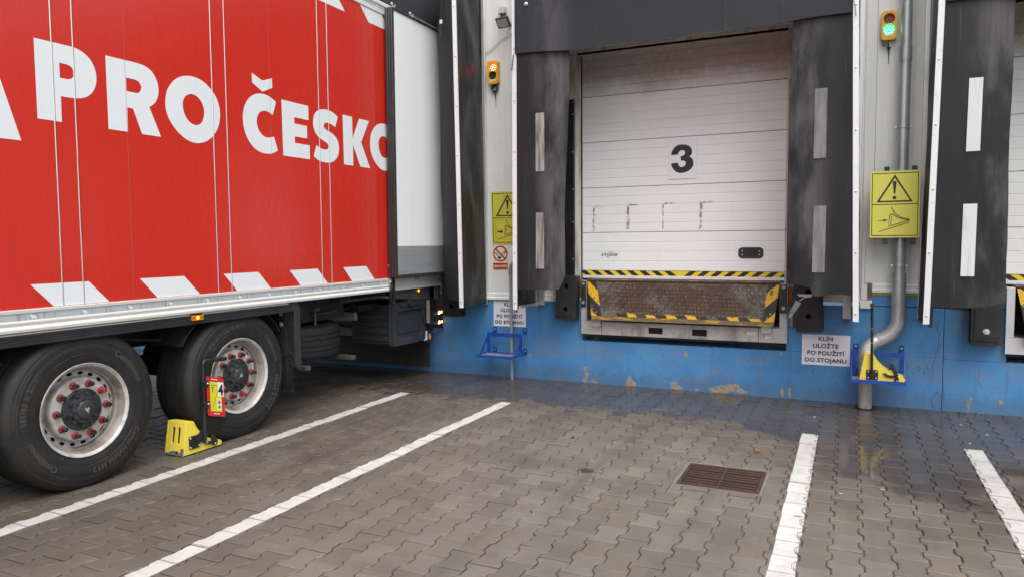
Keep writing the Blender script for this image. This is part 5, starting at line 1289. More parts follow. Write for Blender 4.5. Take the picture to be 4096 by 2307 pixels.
# side panels between the paired joint strips
P0, PW, PP = -4.6325, .1335, 1.2133
edges = []
for k in range(-8, 4): edges += [P0 + PP * k, P0 + PP * k + PW]
edges = [YF + .02] + [e for e in edges if YF + .1 < e < YR - .05] + [YR]
for a, c in zip(edges, edges[1:]):
    obj('side_panel', MB().box(XS - .010, XS, a + .0025, c - .0025, 1.172, 3.852), M['trailer_red'], tr, smooth=False)
    obj('far_side_panel', MB().box(XF, XF + .008, a + .0025, c - .0025, 1.172, 3.852), M['trailer_red'], tr, smooth=False)
q = random.Random(1)
for e in edges[1:-1]:
    b = MB(); z = 1.174
    while z < 3.85:
        z2 = min(3.85, z + .45); d = q.uniform(-.0012, .0012)
        b.add([(XS + .0005, e - .0055 + d, z), (XS + .0032, e - .002 + d, z), (XS + .0005, e + .0022 + d, z), (XS + .0005, e - .0055, z2), (XS + .0032, e - .002, z2), (XS + .0005, e + .0022, z2)], [(0, 1, 4, 3), (1, 2, 5, 4)]); z = z2
    obj('joint_strip', b, M['alu'], tr, smooth=False)
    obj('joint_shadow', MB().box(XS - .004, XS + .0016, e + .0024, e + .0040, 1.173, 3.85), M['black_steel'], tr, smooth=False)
for e in (-9.46, -8.13, -6.803, -5.475, -4.147, -2.816, -1.49):
    obj('film_seam', MB().box(XS - .002, XS + .0014, e - .0012, e + .0012, 1.173, 3.85), wmat('film_seam', (.36, .10, .09), .5), tr, smooth=False)
# the lettering: cut white film
GL = {
 'P': ([(-4.738, 2.751), (-4.502, 2.753), (-4.469, 2.747), (-4.428, 2.731), (-4.386, 2.698), (-4.360, 2.647), (-4.352, 2.597), (-4.360, 2.545), (-4.388, 2.494), (-4.435, 2.459), (-4.500, 2.442), (-4.59, 2.440), (-4.591, 2.285), (-4.737, 2.285)], (0, 1, 11, 12, 13),
       [(-4.591, 2.639), (-4.545, 2.639), (-4.515, 2.628), (-4.501, 2.603), (-4.503, 2.576), (-4.519, 2.557), (-4.545, 2.549), (-4.591, 2.549)], (0, 1, 6, 7)),
 'R': ([(-4.284, 2.751), (-4.066, 2.752), (-3.996, 2.745), (-3.941, 2.718), (-3.905, 2.668), (-3.893, 2.614), (-3.898, 2.566), (-3.915, 2.525), (-3.938, 2.498), (-3.972, 2.475), (-3.886, 2.284), (-4.036, 2.284), (-4.098, 2.444), (-4.141, 2.445), (-4.143, 2.285), (-4.282, 2.285)], (0, 1, 9, 10, 11, 12, 13, 14, 15),
       [(-4.141, 2.639), (-4.077, 2.639), (-4.047, 2.630), (-4.030, 2.605), (-4.032, 2.580), (-4.045, 2.559), (-4.070, 2.551), (-4.142, 2.551)], (0, 1, 6, 7)),
 'O': ([(-3.840, 2.535), (-3.824, 2.609), (-3.787, 2.668), (-3.729, 2.719), (-3.653, 2.748), (-3.575, 2.753), (-3.498, 2.734), (-3.425, 2.687), (-3.376, 2.626), (-3.354, 2.552), (-3.356, 2.484), (-3.379, 2.413), (-3.425, 2.350), (-3.486, 2.304), (-3.559, 2.280), (-3.636, 2.282), (-3.710, 2.313), (-3.774, 2.365), (-3.817, 2.422), (-3.837, 2.476)], (),
       [(-3.694, 2.535), (-3.688, 2.568), (-3.669, 2.599), (-3.636, 2.620), (-3.598, 2.626), (-3.557, 2.613), (-3.522, 2.579), (-3.504, 2.532), (-3.505, 2.488), (-3.520, 2.446), (-3.547, 2.418), (-3.584, 2.407), (-3.623, 2.414), (-3.659, 2.439), (-3.684, 2.482)], ()),
 'Č': ([(-2.75, 2.712), (-2.80, 2.737), (-2.868, 2.753), (-2.944, 2.749), (-3.02, 2.717), (-3.079, 2.662), (-3.113, 2.591), (-3.122, 2.522), (-3.113, 2.449), (-3.080, 2.376), (-3.02, 2.314), (-2.945, 2.281), (-2.860, 2.276), (-2.80, 2.287), (-2.742, 2.314), (-2.784, 2.425), (-2.822, 2.413), (-2.865, 2.408), (-2.908, 2.418), (-2.948, 2.448), (-2.971, 2.493), (-2.974, 2.535), (-2.960, 2.573), (-2.934, 2.603), (-2.895, 2.619), (-2.848, 2.620), (-2.791, 2.600)], (0, 14, 15, 26), None, ()),
 'E': ([(-2.684, 2.746), (-2.349, 2.746), (-2.349, 2.623), (-2.533, 2.621), (-2.534, 2.568), (-2.373, 2.568), (-2.374, 2.460), (-2.532, 2.459), (-2.531, 2.403), (-2.342, 2.403), (-2.343, 2.281), (-2.678, 2.281)], tuple(range(12)), None, ()),
 'S': ([(-1.942, 2.713), (-2.011, 2.742), (-2.086, 2.753), (-2.160, 2.748), (-2.223, 2.726), (-2.267, 2.687), (-2.287, 2.636), (-2.287, 2.582), (-2.263, 2.528), (-2.211, 2.487), (-2.139, 2.463), (-2.097, 2.449), (-2.083, 2.425), (-2.095, 2.400), (-2.131, 2.389), (-2.183, 2.393), (-2.251, 2.415), (-2.291, 2.314), (-2.239, 2.289), (-2.165, 2.276), (-2.081, 2.277), (-2.005, 2.300), (-1.953, 2.349), (-1.933, 2.412), (-1.941, 2.474), (-1.975, 2.519), (-2.028, 2.547), (-2.092, 2.565), (-2.134, 2.580), (-2.146, 2.602), (-2.133, 2.625), (-2.095, 2.638), (-2.047, 2.633), (-1.982, 2.612)], (0, 16, 17, 33), None, ()),
 'K': ([(-1.867, 2.745), (-1.724, 2.745), (-1.722, 2.542), (-1.612, 2.745), (-1.452, 2.745), (-1.589, 2.520), (-1.448, 2.282), (-1.607, 2.282), (-1.719, 2.485), (-1.719, 2.282), (-1.862, 2.282)], tuple(range(11)), None, ())}
def film(name, outer, holes=(), d=.0010): return obj(name, MB().prism(outer, 'x', XS + .0002, XS + d, holes), M['trailer_white'], tr, smooth=False)
for ch in 'PROČESK':
    o_, c_, h_, hc_ = GL[ch]
    film('letter', smoothloop(o_, c_, 3), [smoothloop(h_, hc_, 3)] if h_ else ())
film('letter_accent', [(-3.013, 2.900), (-2.900, 2.860), (-2.789, 2.899), (-2.788, 2.822), (-2.900, 2.771), (-3.012, 2.823)])
o_, c_, h_, hc_ = GL['O']
sh = lambda pts: [(-1.441 + (y + 3.840) * .985, z) for y, z in pts]
film('letter', smoothloop(sh(o_), (), 3), [smoothloop(sh(h_), (), 3)])
film('letter', [(-4.837, 2.144), (-5.088, 2.97), (-5.262, 2.97), (-5.513, 2.144), (-5.33, 2.144), (-5.285, 2.31), (-5.065, 2.31), (-5.02, 2.144)], [[(-5.243, 2.45), (-5.107, 2.45), (-5.175, 2.69)]])
# white slanted blocks along the foot and the head of the side
for k in range(-11, 6):
    y = -4.827 + .7292 * k
    if y + .5 > YR - .02: continue
    if y > YF + .1: film('slanted_block', [(y, 1.311), (y + .364, 1.311), (y + .499, 1.174), (y + .134, 1.174)])
    y2 = -1.427 + .7345 * (k - 5) + .0
for k in range(-15, 2):
    y = -1.427 + .736 * k
    if YF + .2 < y < YR - .4: film('slanted_block', [(y, 3.711), (y + .366, 3.711), (y + .224, 3.850), (y - .142, 3.850)])
# scuff mark
b = MB(); q = random.Random(6)
for k in range(9):
    y = -4.80 + q.uniform(-.03, .05); z = 2.0 + q.uniform(-.03, .03)
    b.prism(stroke([(y, z), (y + q.uniform(.01, .04), z + q.uniform(-.012, .012)), (y + q.uniform(.0, .05), z + q.uniform(-.02, .02))], .0035), 'x', XS, XS + .0006)
# rails
def rail(prof, name, m, y0=YF, y1=YR): return obj(name, MB().prism([(XS + a, z) for a, z in prof], 'y', y0, y1), m, tr, smooth=False)
rail([(-.02, 1.171), (.010, 1.171), (.012, 1.166), (.010, 1.150), (.004, 1.147), (.004, 1.105), (.011, 1.101), (.012, 1.092), (.005, 1.086), (.003, 1.074), (.016, 1.064), (.019, 1.056), (.016, 1.040), (.004, 1.036), (-.02, 1.036)], 'bottom_rail', M['rail_alu'])
rail([(-.03, 1.0315), (-.004, 1.0315), (-.002, 1.028), (-.004, 1.022), (-.03, 1.022)], 'rail_lip', M['rail_alu'], YF, -2.66)
rail([(-.02, 3.972), (.006, 3.972), (.014, 3.962), (.014, 3.936), (.006, 3.931), (.003, 3.928), (.003, 3.890), (.010, 3.885), (.010, 3.853), (.006, 3.851), (-.02, 3.851)], 'top_rail', M['rail_alu'])
obj('roof', MB().box(XF + .004, XS - .006, YF, YR, 3.966, 3.980), M['white_paint'], tr, smooth=False)
eleph = [(-.5, .42), (-.42, .50), (-.30, .42), (-.28, .24), (-.12, .22), (.10, .20), (.34, .16), (.46, .02), (.48, -.30), (.50, -.50), (.30, -.50), (.28, -.22), (.02, -.20), (.0, -.50), (-.18, -.50), (-.20, -.08), (-.36, -.02), (-.50, .04), (-.38, .26), (-.44, .34)]
for z0, z1, xo in ((1.106, 1.146, .0040), (3.892, 3.926, .003)):
    tp = obj('reflective_tape', MB().box(XS + xo, XS + xo + .0008, YF, -1.21 if z0 < 2 else -1.12, z0, z1), M['tape'], tr, smooth=False)
    zc = (z0 + z1) / 2; y = -4.822 - .3213 * 26
    while y < -1.25:
        if y > YF + .1:
            obj('print_square', MB().box(XS + xo + .0008, XS + xo + .0011, y - .021, y + .022, z0 + .001, z1 - .001), wmat('tape_grey', (.40, .43, .45), .4) if 'tape_grey' not in bpy.data.materials else bpy.data.materials['tape_grey'], tp, smooth=False)
            obj('elephant_emblem', MB().prism([(y + u * .034, zc + v * .036) for u, v in eleph], 'x', XS + xo + .001, XS + xo + .0016), M['sign_white'], tp, smooth=False)
        y += .3213
# open rear door folded flat against the side
YD0, YD1 = -1.185, -.095
dr = part('rear_door', tr, (XS + .08, -.64, 1.2))
obj('leaf', MB().box(-4.322, -4.2515, YD0 + .012, YD1, 1.203, 3.902), M['trailer_door'], dr, bevel=.003)
obj('kick_plate', MB().box(-4.2512, -4.249, YD0 + .036, YD1, 1.208, 1.505), M['galv_new'] if False else wmat('kick_plate', (.50, .52, .54), .38, .5, col2=(.34, .36, .38), amt=.6, scale=6, stretch=(1, .1, 1)), dr)
b = MB()
for z in (1.29, 1.40, 1.445): b.box(-4.2492, -4.248, YD0 + .036, YD1, z - .002, z + .002)
obj('kick_rib', b, M['galv'], dr)
b = MB()
for x0, x1 in ((-4.332, -4.306), (-4.303, -4.277), (-4.274, -4.246)): b.box(x0, x1, YD0 - .008, YD0 + .034, 1.185, 3.915)
obj('edge_gasket', b, M['door_edge'], dr, bevel=.005)
obj('edge_core', MB().box(-4.33, -4.25, YD0 + .002, YD0 + .030, 1.19, 3.91), M['rubber'], dr)
obj('top_gasket', MB().box(-4.325, -4.240, YD0 + .034, YD1, 3.893, 3.916), M['door_edge'], dr, bevel=.004)
obj('bottom_gasket', MB().box(-4.325, -4.240, YD0 + .034, YD1, 1.168, 1.207), M['door_edge'], dr, bevel=.004)
obj('top_bar', MB().tube([(-4.235, -.82, 3.915), (-4.235, -.27, 3.912)], .010, 10), M['galv'], dr)
for y, z, up in ((-1.14, 3.93, 1), (-.80, 3.928, 1), (-1.155, 1.145, -1), (-.66, 1.150, -1)):
    x = -4.262 if up > 0 else -4.335
    b = MB().box(x - .010, x + .010, y - .020, y + .020, z - .012, z + .010).lathe([(0, .014), (.018, .012), (.024, 0)], (x, y - .022, z + .014 * up), 10, 'z').bar((x, y, z), (x + .004, y + .035, z + .022 * up), .014, .012)
    b.bar((x, y - .02, z), (x + .002, y - .03, z + .03 * up), .012, .010)
    obj('door_catch', b, M['galv'], dr, bevel=.002)
# lock bar bracket below the door edge
b = MB().prism([(-1.165, 1.20), (-1.10, 1.20), (-1.10, .905), (-1.125, .885), (-1.165, .905), (-1.185, .95), (-1.180, 1.06), (-1.150, 1.09)], 'x', -4.345, -4.322, [[(-1.158, 1.05), (-1.158, .935), (-1.145, .915), (-1.128, .915), (-1.122, .93), (-1.122, 1.05)]])
obj('lock_bracket', b, M['black_steel'], tr, bevel=.003)
obj('hold_back_bar', MB().tube([(-4.42, -1.9, .985), (-4.40, -1.30, .985), (-4.36, -1.17, .97), (-4.345, -1.14, .92)], .016, 10), M['dark_chassis'], tr)
# side guard with its lamps
gp = [(XS - .055, 1.026), (XS - .012, 1.026), (XS - .006, 1.018)]
for k in range(4): z = 1.014 - k * .0145; gp += [(XS - .004, z), (XS - .004, z - .0085), (XS - .009, z - .011), (XS - .009, z - .0135)]
gp += [(XS - .006, .955), (XS - .055, .952)]
obj('side_guard', MB().prism(gp, 'y', YF + 3, -2.59), M['grey_plastic'], tr, smooth=False)
def marker(y, z, x, l=.105, h=.038):
    m = part('marker_lamp', tr, (x, y, z))
    obj('lens', MB().prism(rrect(y - l / 2, y + l / 2, z - h / 2, z + h / 2, .007, 3), 'x', x, x + .014), M['amber'], m, bevel=.002)
    obj('bulb_spot', MB().lathe([(0, .013), (.003, .011), (.005, 0)], (x + .0135, y, z), 14, 'x'), M['amber_lit'], m)
    b = MB()
    for a in (-1, 1): b.cyl((x + .0141, y + a * l * .36, z), (x + .0150, y + a * l * .36, z), .006, n=8)
    obj('screw', b, M['black_steel'], m); obj('backing', MB().box(x - .012, x, y - l / 2 - .005, y + l / 2 + .004, z - h / 2 - .004, z + h / 2 + .022), M['black_steel'], m, bevel=.003)
marker(-3.635, 1.003, XS - .002); marker(-6.6, 1.003, XS - .002); marker(-.552, 1.005, -4.395, .082, .036)

# ------------------------------------------------------------------ wheels
def arc_text(mb, body, r, a_mid, size, x, flip=False, **k):
    vs, fs = text_geo(body, size, **k)
    out = []
    for u, v, d in vs:
        if flip: a = a_mid - u / r; rr = r - v + size * .7
        else: a = a_mid + u / r; rr = r + v
        out.append((x + d, rr * math.sin(a), rr * math.cos(a)))
    return mb.add(out, fs)
RT = .533
def tyre_profile():
    o = [(-.040, .286), (-.020, .292), (-.014, .305), (-.010, .330), (-.005, .345), (-.006, .350), (-.001, .372), (.0, .40), (-.0005, .425), (-.003, .429), (-.003, .433), (-.003, .455), (-.008, .474), (-.010, .4765), (-.0095, .479), (-.018, .500), (-.021, .502), (-.022, .505), (-.034, .520), (-.040, .5215), (-.043, .5245), (-.062, .5285)]
    tread = []
    for g in (-.105, -.160, -.225, -.280): tread += [(g + .006, RT - .001), (g + .004, RT - .014), (g - .004, RT - .014), (g - .006, RT - .001)]
    inner = [(-.385 - a, r) for a, r in reversed(o)]
    return [(a, .292 + (r - .292) * .925 if r > .292 else r) for a, r in o + tread + inner]
tyre_mb = MB().lathe(tyre_profile(), n=96)
free_mb = list(tyre_mb.v); tyre_mb.v = [(x, y, max(z, -.494 - .003 * math.cos(y * 3))) for x, y, z in tyre_mb.v]      # flat where it stands
tyre_me = tyre_mb.mesh('tyre', M['tyre'], ang=50)
lb = MB(); kw = dict(bold=.03, extrude=.0022)
arc_text(lb, '385/65 R 22.5', .386, R(-72), .044, -.0012, bold=.04, extrude=.0022, space=1.12)
arc_text(lb, 'Continental', .380, R(52), .054, -.0012, space=1.05, **kw)
arc_text(lb, 'Conti Hybrid HT3', .380, R(148), .048, -.0012, space=1.1, **kw)
arc_text(lb, 'Continental', .380, R(232), .050, -.0012, space=1.05, **kw)
for a0, a1, r in ((20, 90, .434), (120, 180, .358), (-100, -50, .438), (200, 260, .434), (-40, 10, .360)):
    lb.lathe([(-.004, r), (.001, r + .0006), (.001, r + .0018), (-.004, r + .0024)], n=26, a0=R(a0), a1=R(a1))
lett_me = lb.mesh('sidewall_lettering', M['tyre_letter'], smooth=False)
rim_me = MB().lathe([(-.045, .272), (-.030, .285), (-.018, .293), (-.012, .300), (-.008, .300), (-.007, .296), (-.012, .288), (-.020, .279)], n=72).mesh('rim_flange', M['rim_silver'])
bar_me = MB().lathe([(-.0201, .279), (-.030, .272), (-.045, .266), (-.055, .262), (-.075, .258), (-.080, .250), (-.120, .247), (-.155, .249), (-.21, .250), (-.21, .255)], n=72).mesh('rim_barrel', M['rim_dirty'])
# dished disc: flat bolting ring, then a cone with twenty hand holes
hol = []
for k in range(20):
    a = 2 * math.pi * (k + .5) / 20; c, s = math.cos(a), math.sin(a)
    hol.append([(.2290 * c + (.0115 * math.cos(t_)) * c - (.0200 * math.sin(t_)) * s, .2290 * s + (.0115 * math.cos(t_)) * s + (.0200 * math.sin(t_)) * c) for t_ in [2 * math.pi * i / 10 for i in range(10)]][::-1])
b = MB().prism(circ(0, 0, .2475, 80), 'x', 0, -.005, [circ(0, 0, .208, 80)[::-1]] + hol)
b.v = [(x - .108 - (.2475 - math.hypot(y, z)) * .25, y, z) for x, y, z in b.v]
b.lathe([(-.1185, .2085), (-.100, .2075), (-.082, .206), (-.070, .2025), (-.0635, .196), (-.062, .188), (-.062, .120), (-.070, .116)], n=64)
disc_me = b.mesh('disc', M['rim_silver'], ang=30)
hb = MB().lathe([(-.125, .134), (-.100, .134), (-.094, .130), (-.092, .122), (-.090, .092), (-.076, .088), (-.066, .086), (-.064, .080), (-.064, .064), (-.054, .060), (-.050, .054), (-.050, 0)], n=44)
for k in range(10):
    a = 2 * math.pi * (k + .3) / 10; hb.cyl((-.080, .099 * math.sin(a), .099 * math.cos(a)), (-.066, .099 * math.sin(a), .099 * math.cos(a)), .0125, .011, 8)
    hb.cyl((-.066, .074 * math.sin(a + .2), .074 * math.cos(a + .2)), (-.052, .074 * math.sin(a + .2), .074 * math.cos(a + .2)), .009, .008, 6)
hb.v = [(x + .046, y, z) for x, y, z in hb.v]
hub_me = hb.mesh('hub', M['grey_plastic'])
slot_mes = []
for k in range(5):
    a = 2 * math.pi * (k + .5) / 5; sb = MB().lathe([(-.0475, .104), (-.0435, .106), (-.0435, .124), (-.0475, .126)], n=4, a0=a - .13, a1=a + .13)
    slot_mes.append(sb.mesh('hub_window', M['black_steel']))
em_me = MB().prism([(-.016, .022), (-.006, .008), (.010, .018), (.014, .002), (.006, -.006), (.010, -.022), (-.002, -.012), (-.006, -.010), (-.016, .004)], 'x', -.0045, -.003).mesh('hub_emblem', M['alu'], smooth=False)
nut_mes = []
for lost in (0, 1):
    c_me = MB().lathe([(0, .0245), (.006, .0245), (.010, .0205), (.018, .0185), (.020, .015)], n=18).mesh('nut_ring', M['nut_red'])
    n_me = MB().lathe([(.012, .0165), (.046, .0155), (.050, .013), (.050, 0)], n=6).mesh('wheel_nut', M['black_steel'] if not lost else M['nut_red'], ang=20)
    nut_mes.append((c_me, n_me))
def wheel(y, spin, seed):
    w_ = part('wheel', tr, (XS - .022, y, .495)); q = random.Random(seed)
    link('tyre', tyre_me, w_); l_ = link('sidewall_lettering', lett_me, w_); l_.rotation_euler = (spin, 0, 0)
    for nm, me in (('rim_flange', rim_me), ('rim_barrel', bar_me), ('disc', disc_me)): link(nm, me, w_).rotation_euler = (spin * .7, 0, 0)
    for nm, me in (('hub', hub_me), ('hub_emblem', em_me)) + tuple(('hub_window', m_) for m_ in slot_mes): link(nm, me, w_).rotation_euler = (spin * .37, 0, 0)
    for k in range(10):
        a = R(18 + 36 * k); p = (-.062, .1675 * math.sin(a), .1675 * math.cos(a))
        link('nut_ring', nut_mes[0][0], w_, p)
        o = link('wheel_nut', nut_mes[1 if q.random() < .12 else 0][1], w_, p); o.rotation_euler = (q.uniform(0, 1), 0, 0)
YW = -3.197
wheel(YW, R(-190), 1); wheel(YW - 1.294, 0.0, 2); wheel(YW - 2.588, R(60), 3)
far_t = tyre_me.copy()
for k in range(3):
    o = link('far_wheel', tyre_me, tr, Vector((XF + .022 + .385, YW - 1.294 * k, .495)) - world_of(tr))
    obj('axle', MB().cyl((XF + .2, YW - 1.294 * k, .495), (XS - .2, YW - 1.294 * k, .495), .065, n=16), M['dark_chassis'], tr)
    obj('brake_drum', MB().cyl((XS - .42, YW - 1.294 * k, .495), (XS - .16, YW - 1.294 * k, .495), .21, n=24).cyl((XF + .42, YW - 1.294 * k, .495), (XF + .16, YW - 1.294 * k, .495), .21, n=24), M['dark_chassis'], tr)
    obj('air_bag', MB().lathe([(0, .10), (.03, .15), (.10, .16), (.16, .15), (.20, .10)], (XS - .75, YW - 1.294 * k + .38, .72), 18, 'z').lathe([(0, .10), (.03, .15), (.10, .16), (.16, .15), (.20, .10)], (XF + .75, YW - 1.294 * k + .38, .72), 18, 'z'), M['rubber'], tr)
    for x_, sg_ in ((XS - .70, -.05), (XF + .70, .05)): obj('trailing_arm', MB().bar((x_, YW - 1.294 * k - .5, .60), (x_ + sg_, YW - 1.294 * k + .48, .64), .10, .12), M['dark_chassis'], tr)
# ------------------------------------------------------------------ chassis and what hangs from it
for x in (XS - .62, XF + .62):
    obj('chassis_beam', MB().box(x - .012, x + .012, YF + 1, -.30, .78, 1.03).box(x - .065, x + .065, YF + 1, -.30, 1.0305, 1.044).box(x - .065, x + .065, YF + 1, -.30, .765, .779), M['dark_chassis'], tr)
for y in (-1.15, -1.75, -2.5, -4.0, -5.3, -7.0, -9.0, -11.0):
    obj('cross_member', MB().box(XF + .08, XS - .06, y - .03, y + .03, .96, 1.043), M['dark_chassis'], tr)
pb = MB().box(XS - .30, XS - .285, -2.50, -1.55, .80, 1.035); pl = obj('hole_plate', pb, M['dark_chassis'], tr)
b = MB()
for k in range(11):
    for j in range(3): b.cyl((XS - .2849, -2.40 + .075 * k, .85 + .06 * j + .02 * (k % 2)), (XS - .2840, -2.40 + .075 * k, .85 + .06 * j + .02 * (k % 2)), .007, n=6)
obj('punched_hole', b, M['pit_dark'], pl)
for y in (-11.5,):
    for x in (XS - .35, XF + .35): obj('landing_leg', MB().box(x - .07, x + .07, y - .07, y + .07, .15, .95).box(x - .16, x + .16, y - .14, y + .14, .006, .03).box(x - .05, x + .05, y - .05, y + .05, .03, .15), M['dark_chassis'], tr)
# splash brush and its post behind the rear wheel
obj('guard_post', MB().prism([(-2.583, 1.034), (-2.535, 1.034), (-2.520, 1.00), (-2.505, .985), (-2.505, .455), (-2.515, .435), (-2.540, .435), (-2.575, .47), (-2.580, .95)], 'x', XS - .045, XS - .012), M['grey_plastic'], tr, bevel=.004)
fl = obj('splash_flap', MB().box(XS - .46, XS - .05, -2.645, -2.63, .36, 1.03), M['rubber'], tr, bevel=.003)
b = MB(); q = random.Random(12)
for k in range(520):
    x = XS - .04 - .42 * q.random(); z = .27 + .66 * q.random(); y = -2.648; s = q.uniform(.018, .036)
    b.add([(x - .004, y, z), (x + .004, y, z), (x + q.uniform(-.018, .018), y - q.uniform(.012, .03), z - s)], [(0, 1, 2)])
for k in range(420):
    x = XS - .46 + .44 * q.random(); y = -2.66 + .05 * q.random(); s = q.uniform(.05, .13)
    b.add([(x - .005, y, .37), (x + .005, y, .37), (x + q.uniform(-.02, .02), y + q.uniform(-.02, .02), .37 - s)], [(0, 1, 2)])
for k in range(360):
    z = .25 + .72 * q.random(); y = -2.65 + .06 * q.random(); s = q.uniform(.02, .045)
    b.add([(XS - .055, y, z), (XS - .055, y + .01, z), (XS - .055 + s, y + q.uniform(-.015, .015), z - .02)], [(0, 1, 2)])
o = obj('brush_bristles', b, M['rubber'], fl, smooth=False, fixn=False); o['kind'] = 'stuff'
b = MB()
for z in (.935, .845): b.lathe([(0, .020), (-.006, .020), (-.007, .012), (-.014, .010), (-.014, 0)], (XS - .10, -2.646, z), 14, 'y')
obj('flap_bolt', b, M['galv_old'], fl)
obj('mudguard', MB().lathe([(-.42, .585), (-.08, .585), (-.08, .59), (-.42, .59)], (XS, YW, .495), 30, 'x', True, R(-60), R(60)), M['grey_plastic'], tr)
# spare wheel in its cradle
sp = part('spare_wheel', tr, (-5.02, -1.95, .615))
prof = [(-a - .19 + .0, r * .975) for a, r in [(p[0], p[1]) for p in tyre_profile()]]
obj('tyre', MB().lathe([(h * .86, r) for h, r in prof], (-5.02, -1.95, .600), 72, 'z'), M['tyre'], sp, ang=50)
b = MB()
for zc in (.575, .628):
    for k in range(72):
        a = 2 * math.pi * k / 72; r = RT * .955 + .0004; c, s = math.cos(a), math.sin(a)
        p = lambda du, z, o: (-5.02 + (r + o) * c - du * s, -1.95 + (r + o) * s + du * c, z)
        b.add([p(-.012, zc - .002, .0004), p(.010, zc, .0004), p(.012, zc + .004, .0004), p(-.010, zc + .002, .0004)], [(0, 1, 2, 3)])
obj('sipe', b, M['black_steel'], sp, smooth=False, fixn=False)
obj('disc', MB().lathe([(0, .27), (.02, .25), (.0, .20), (-.02, .12), (-.02, 0)], (-5.02, -1.95, .70), 40, 'z'), M['dark_chassis'], sp)
for y_ in (-2.305, -1.63): cr = obj('spare_cradle', MB().box(-5.6, -4.47, y_ - .032, y_ + .032, .385, .425), M['dark_galv'], tr, bevel=.003)
obj('cradle_top', MB().box(-5.6, -4.58, -2.05, -1.99, .90, .93), M['dark_galv'], tr, bevel=.003)
obj('hanger_bolt', MB().cyl((-4.62, -2.02, .745), (-4.62, -2.02, .93), .014, n=10).cyl((-4.62, -2.06, .86), (-4.62, -1.70, .875), .008, n=8), M['dark_galv'], cr)
# pale cross pieces seen through the gaps
for q_ in ((XF + .2, XS - .35, -1.28, -1.24, .73, .815), (XF + .2, XS - .30, -.46, -.42, .44, .535), (XF + .2, XS - .30, -.50, -.46, .61, .755), (-4.405, -4.375, -.36, -.32, .62, .885), (-4.47, -4.42, -.40, -.36, .44, .60)):
    obj('pale_bracket', MB().box(*q_), wmat('pale_steel', (.30, .28, .25), .6, .2, col2=(.18, .16, .14), scale=9) if 'pale_steel' not in bpy.data.materials else bpy.data.materials['pale_steel'], tr, bevel=.004)
# tool box with a ribbed body and a framed lid facing out
tb = part('tool_box', tr, (-4.68, -.71, .42))
y0, y1, z0, z1 = -1.055, -.385, .430, .905
b = MB().box(-4.95, -4.452, y0 + .03, y1 - .02, z0 + .02, z1 - .025)
obj('bin', b, M['grey_plastic'], tb, bevel=.012)
b = MB()
for k in range(5): z = z0 + .06 + k * .078; b.box(-4.945, -4.455, y0 + .016, y0 + .031, z, z + .045)
obj('bin_rib', b, M['grey_plastic'], tb, bevel=.005)
obj('lid', MB().prism(rrect(y0, y1, z0, z1, .035, 4), 'x', -4.452, -4.425), M['grey_plastic'], tb, bevel=.008)
obj('lid_frame', MB().prism(rrect(y0 + .005, y1 - .005, z0 + .005, z1 - .005, .035, 4), 'x', -4.4255, -4.398, [rrect(y0 + .085, y1 - .065, z0 + .075, z1 - .10, .035, 4)[::-1]]), M['grey_plastic'], tb, bevel=.010)
obj('lid_panel', MB().prism(rrect(y0 + .14, y1 - .12, z0 + .13, z1 - .155, .02, 4), 'x', -4.4255, -4.415), M['grey_plastic'], tb, bevel=.006)
obj('lid_flap', MB().prism([(y0 + .12, z1 - .005), (y1 - .10, z1 - .005), (y1 - .13, z1 - .055), (y0 + .16, z1 - .055)], 'x', -4.400, -4.386), M['grey_plastic'], tb, bevel=.005)
obj('latch', MB().prism([(-.78, .905), (-.70, .90), (-.65, .875), (-.66, .845), (-.74, .85)], 'x', -4.388, -4.366).tube([(-4.372, -.79, .89), (-4.36, -.77, .91), (-4.36, -.73, .905)], .008, 8), M['grey_plastic'], tb, bevel=.004)
obj('box_rail', MB().box(-4.95, -4.60, y0 - .30, y0 + .04, .835, .90).box(-4.955, -4.598, y0 - .302, y0 + .042, .862, .868), M['black_steel'], tb, bevel=.003)
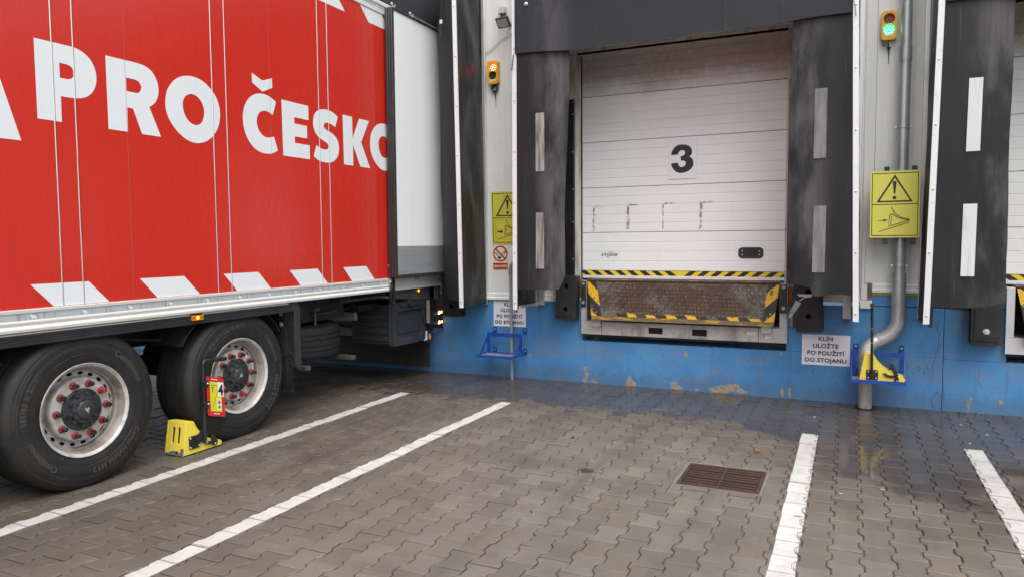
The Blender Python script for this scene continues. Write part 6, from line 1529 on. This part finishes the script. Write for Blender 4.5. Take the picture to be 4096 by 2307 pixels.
# rear cross beam, buffers and lamps
obj('rear_beam', MB().box(XF + .06, -4.395, -.30, -.14, .885, 1.036), M['dark_chassis'], tr, bevel=.01)
obj('beam_cheek', MB().prism([(-1.05, 1.036), (-.14, 1.036), (-.14, .885), (-.55, .905), (-1.02, .955)], 'x', -4.41, -4.395), M['beam_grey'], tr, bevel=.003)
b = MB().box(-4.60, -4.375, -.20, -.08, .880, 1.045); b.box(-4.605, -4.37, -.155, -.13, .875, 1.05); obj('rubber_buffer', b, M['beam_grey'], tr, bevel=.018)
obj('lamp_bracket', MB().box(-4.50, -4.41, -.31, -.05, .575, .745).box(-4.47, -4.43, -.17, -.10, .745, .88).box(-4.52, -4.45, -.30, -.12, .50, .575), M['black_steel'], tr, bevel=.004)
for z in (.722, .607):
    l = part('position_lamp', tr, (-4.40, -.07, z))
    obj('arm', MB().bar((-4.41, -.30, z + .02), (-4.395, -.10, z + .01), .03, .035), M['rubber'], l)
    obj('white_lens', MB().lathe([(0, .0215), (.010, .019), (.014, 0)], (-4.388, -.105, z), 16, 'x'), M['white_lit'], l)
    obj('amber_lens', MB().lathe([(0, .017), (.008, .014), (.011, 0)], (-4.388, -.040, z), 14, 'x'), M['amber_lit'], l)
rl = part('side_reflector', tr, (-4.40, -.30, .455))
obj('reflector_box', MB().box(-4.45, -4.398, -.345, -.262, .385, .530), M['black_steel'], rl, bevel=.005)
obj('reflector_disc', MB().prism(circ(-.300, .458, .024, 20, .036), 'x', -4.398, -4.392), M['orange_reflector'], rl, bevel=.002)
obj('reflector_bracket', MB().box(-4.43, -4.399, -.415, -.348, .425, .528), M['sign_white'], rl, bevel=.003)
tl = part('tail_lamp', tr, (-4.62, -.05, .70))
obj('lamp_case', MB().box(-4.90, -4.46, -.10, -.055, .60, .78), M['black_steel'], tl, bevel=.004)
obj('red_lens', MB().box(-4.86, -4.66, -.0545, -.045, .62, .76), M['red_lit'], tl, bevel=.003)
obj('rear_mud_flap', MB().sheet(lambda u, v: (-6.80 + 2.345 * u, -.215 + .012 * math.sin(9 * u) * (1 - v), .085 + .004 * math.sin(14 * u) + (.42 - .085) * v), 30, 4, (0, .006, 0)), M['rubber'], tr)
obj('underrun_bar', MB().box(-6.75, -4.50, -.19, -.12, .42, .54), M['dark_chassis'], tr, bevel=.006)

# air tank, hoses and cables slung under the floor
obj('air_tank', MB().lathe([(0, 0), (.02, .09), (.05, .115), (.75, .115), (.78, .09), (.80, 0)], (XS - .95, -3.3, .62), 24, 'y'), M['dark_chassis'], tr)
for k, (x, y0_, y1_, z_, sag) in enumerate(((XS - .32, -4.2, -2.7, .92, .10), (XS - .28, -5.6, -4.0, .93, .12), (XS - .36, -2.5, -1.3, .90, .07), (XS - .24, -3.6, -2.8, .86, .12), (XS - .22, -4.9, -4.1, .84, .10))):
    obj('air_hose', MB().tube([(x + .02 * math.sin(9 * t_), y0_ + (y1_ - y0_) * t_, z_ - sag * 4 * t_ * (1 - t_)) for t_ in [i / 14 for i in range(15)]], .011, 8), M['rubber'], tr)
for y in (-2.62, -3.82, -5.15): obj('guard_bracket', MB().box(XS - .30, XS - .05, y - .03, y + .03, .955, 1.03), M['dark_chassis'], tr, bevel=.004)
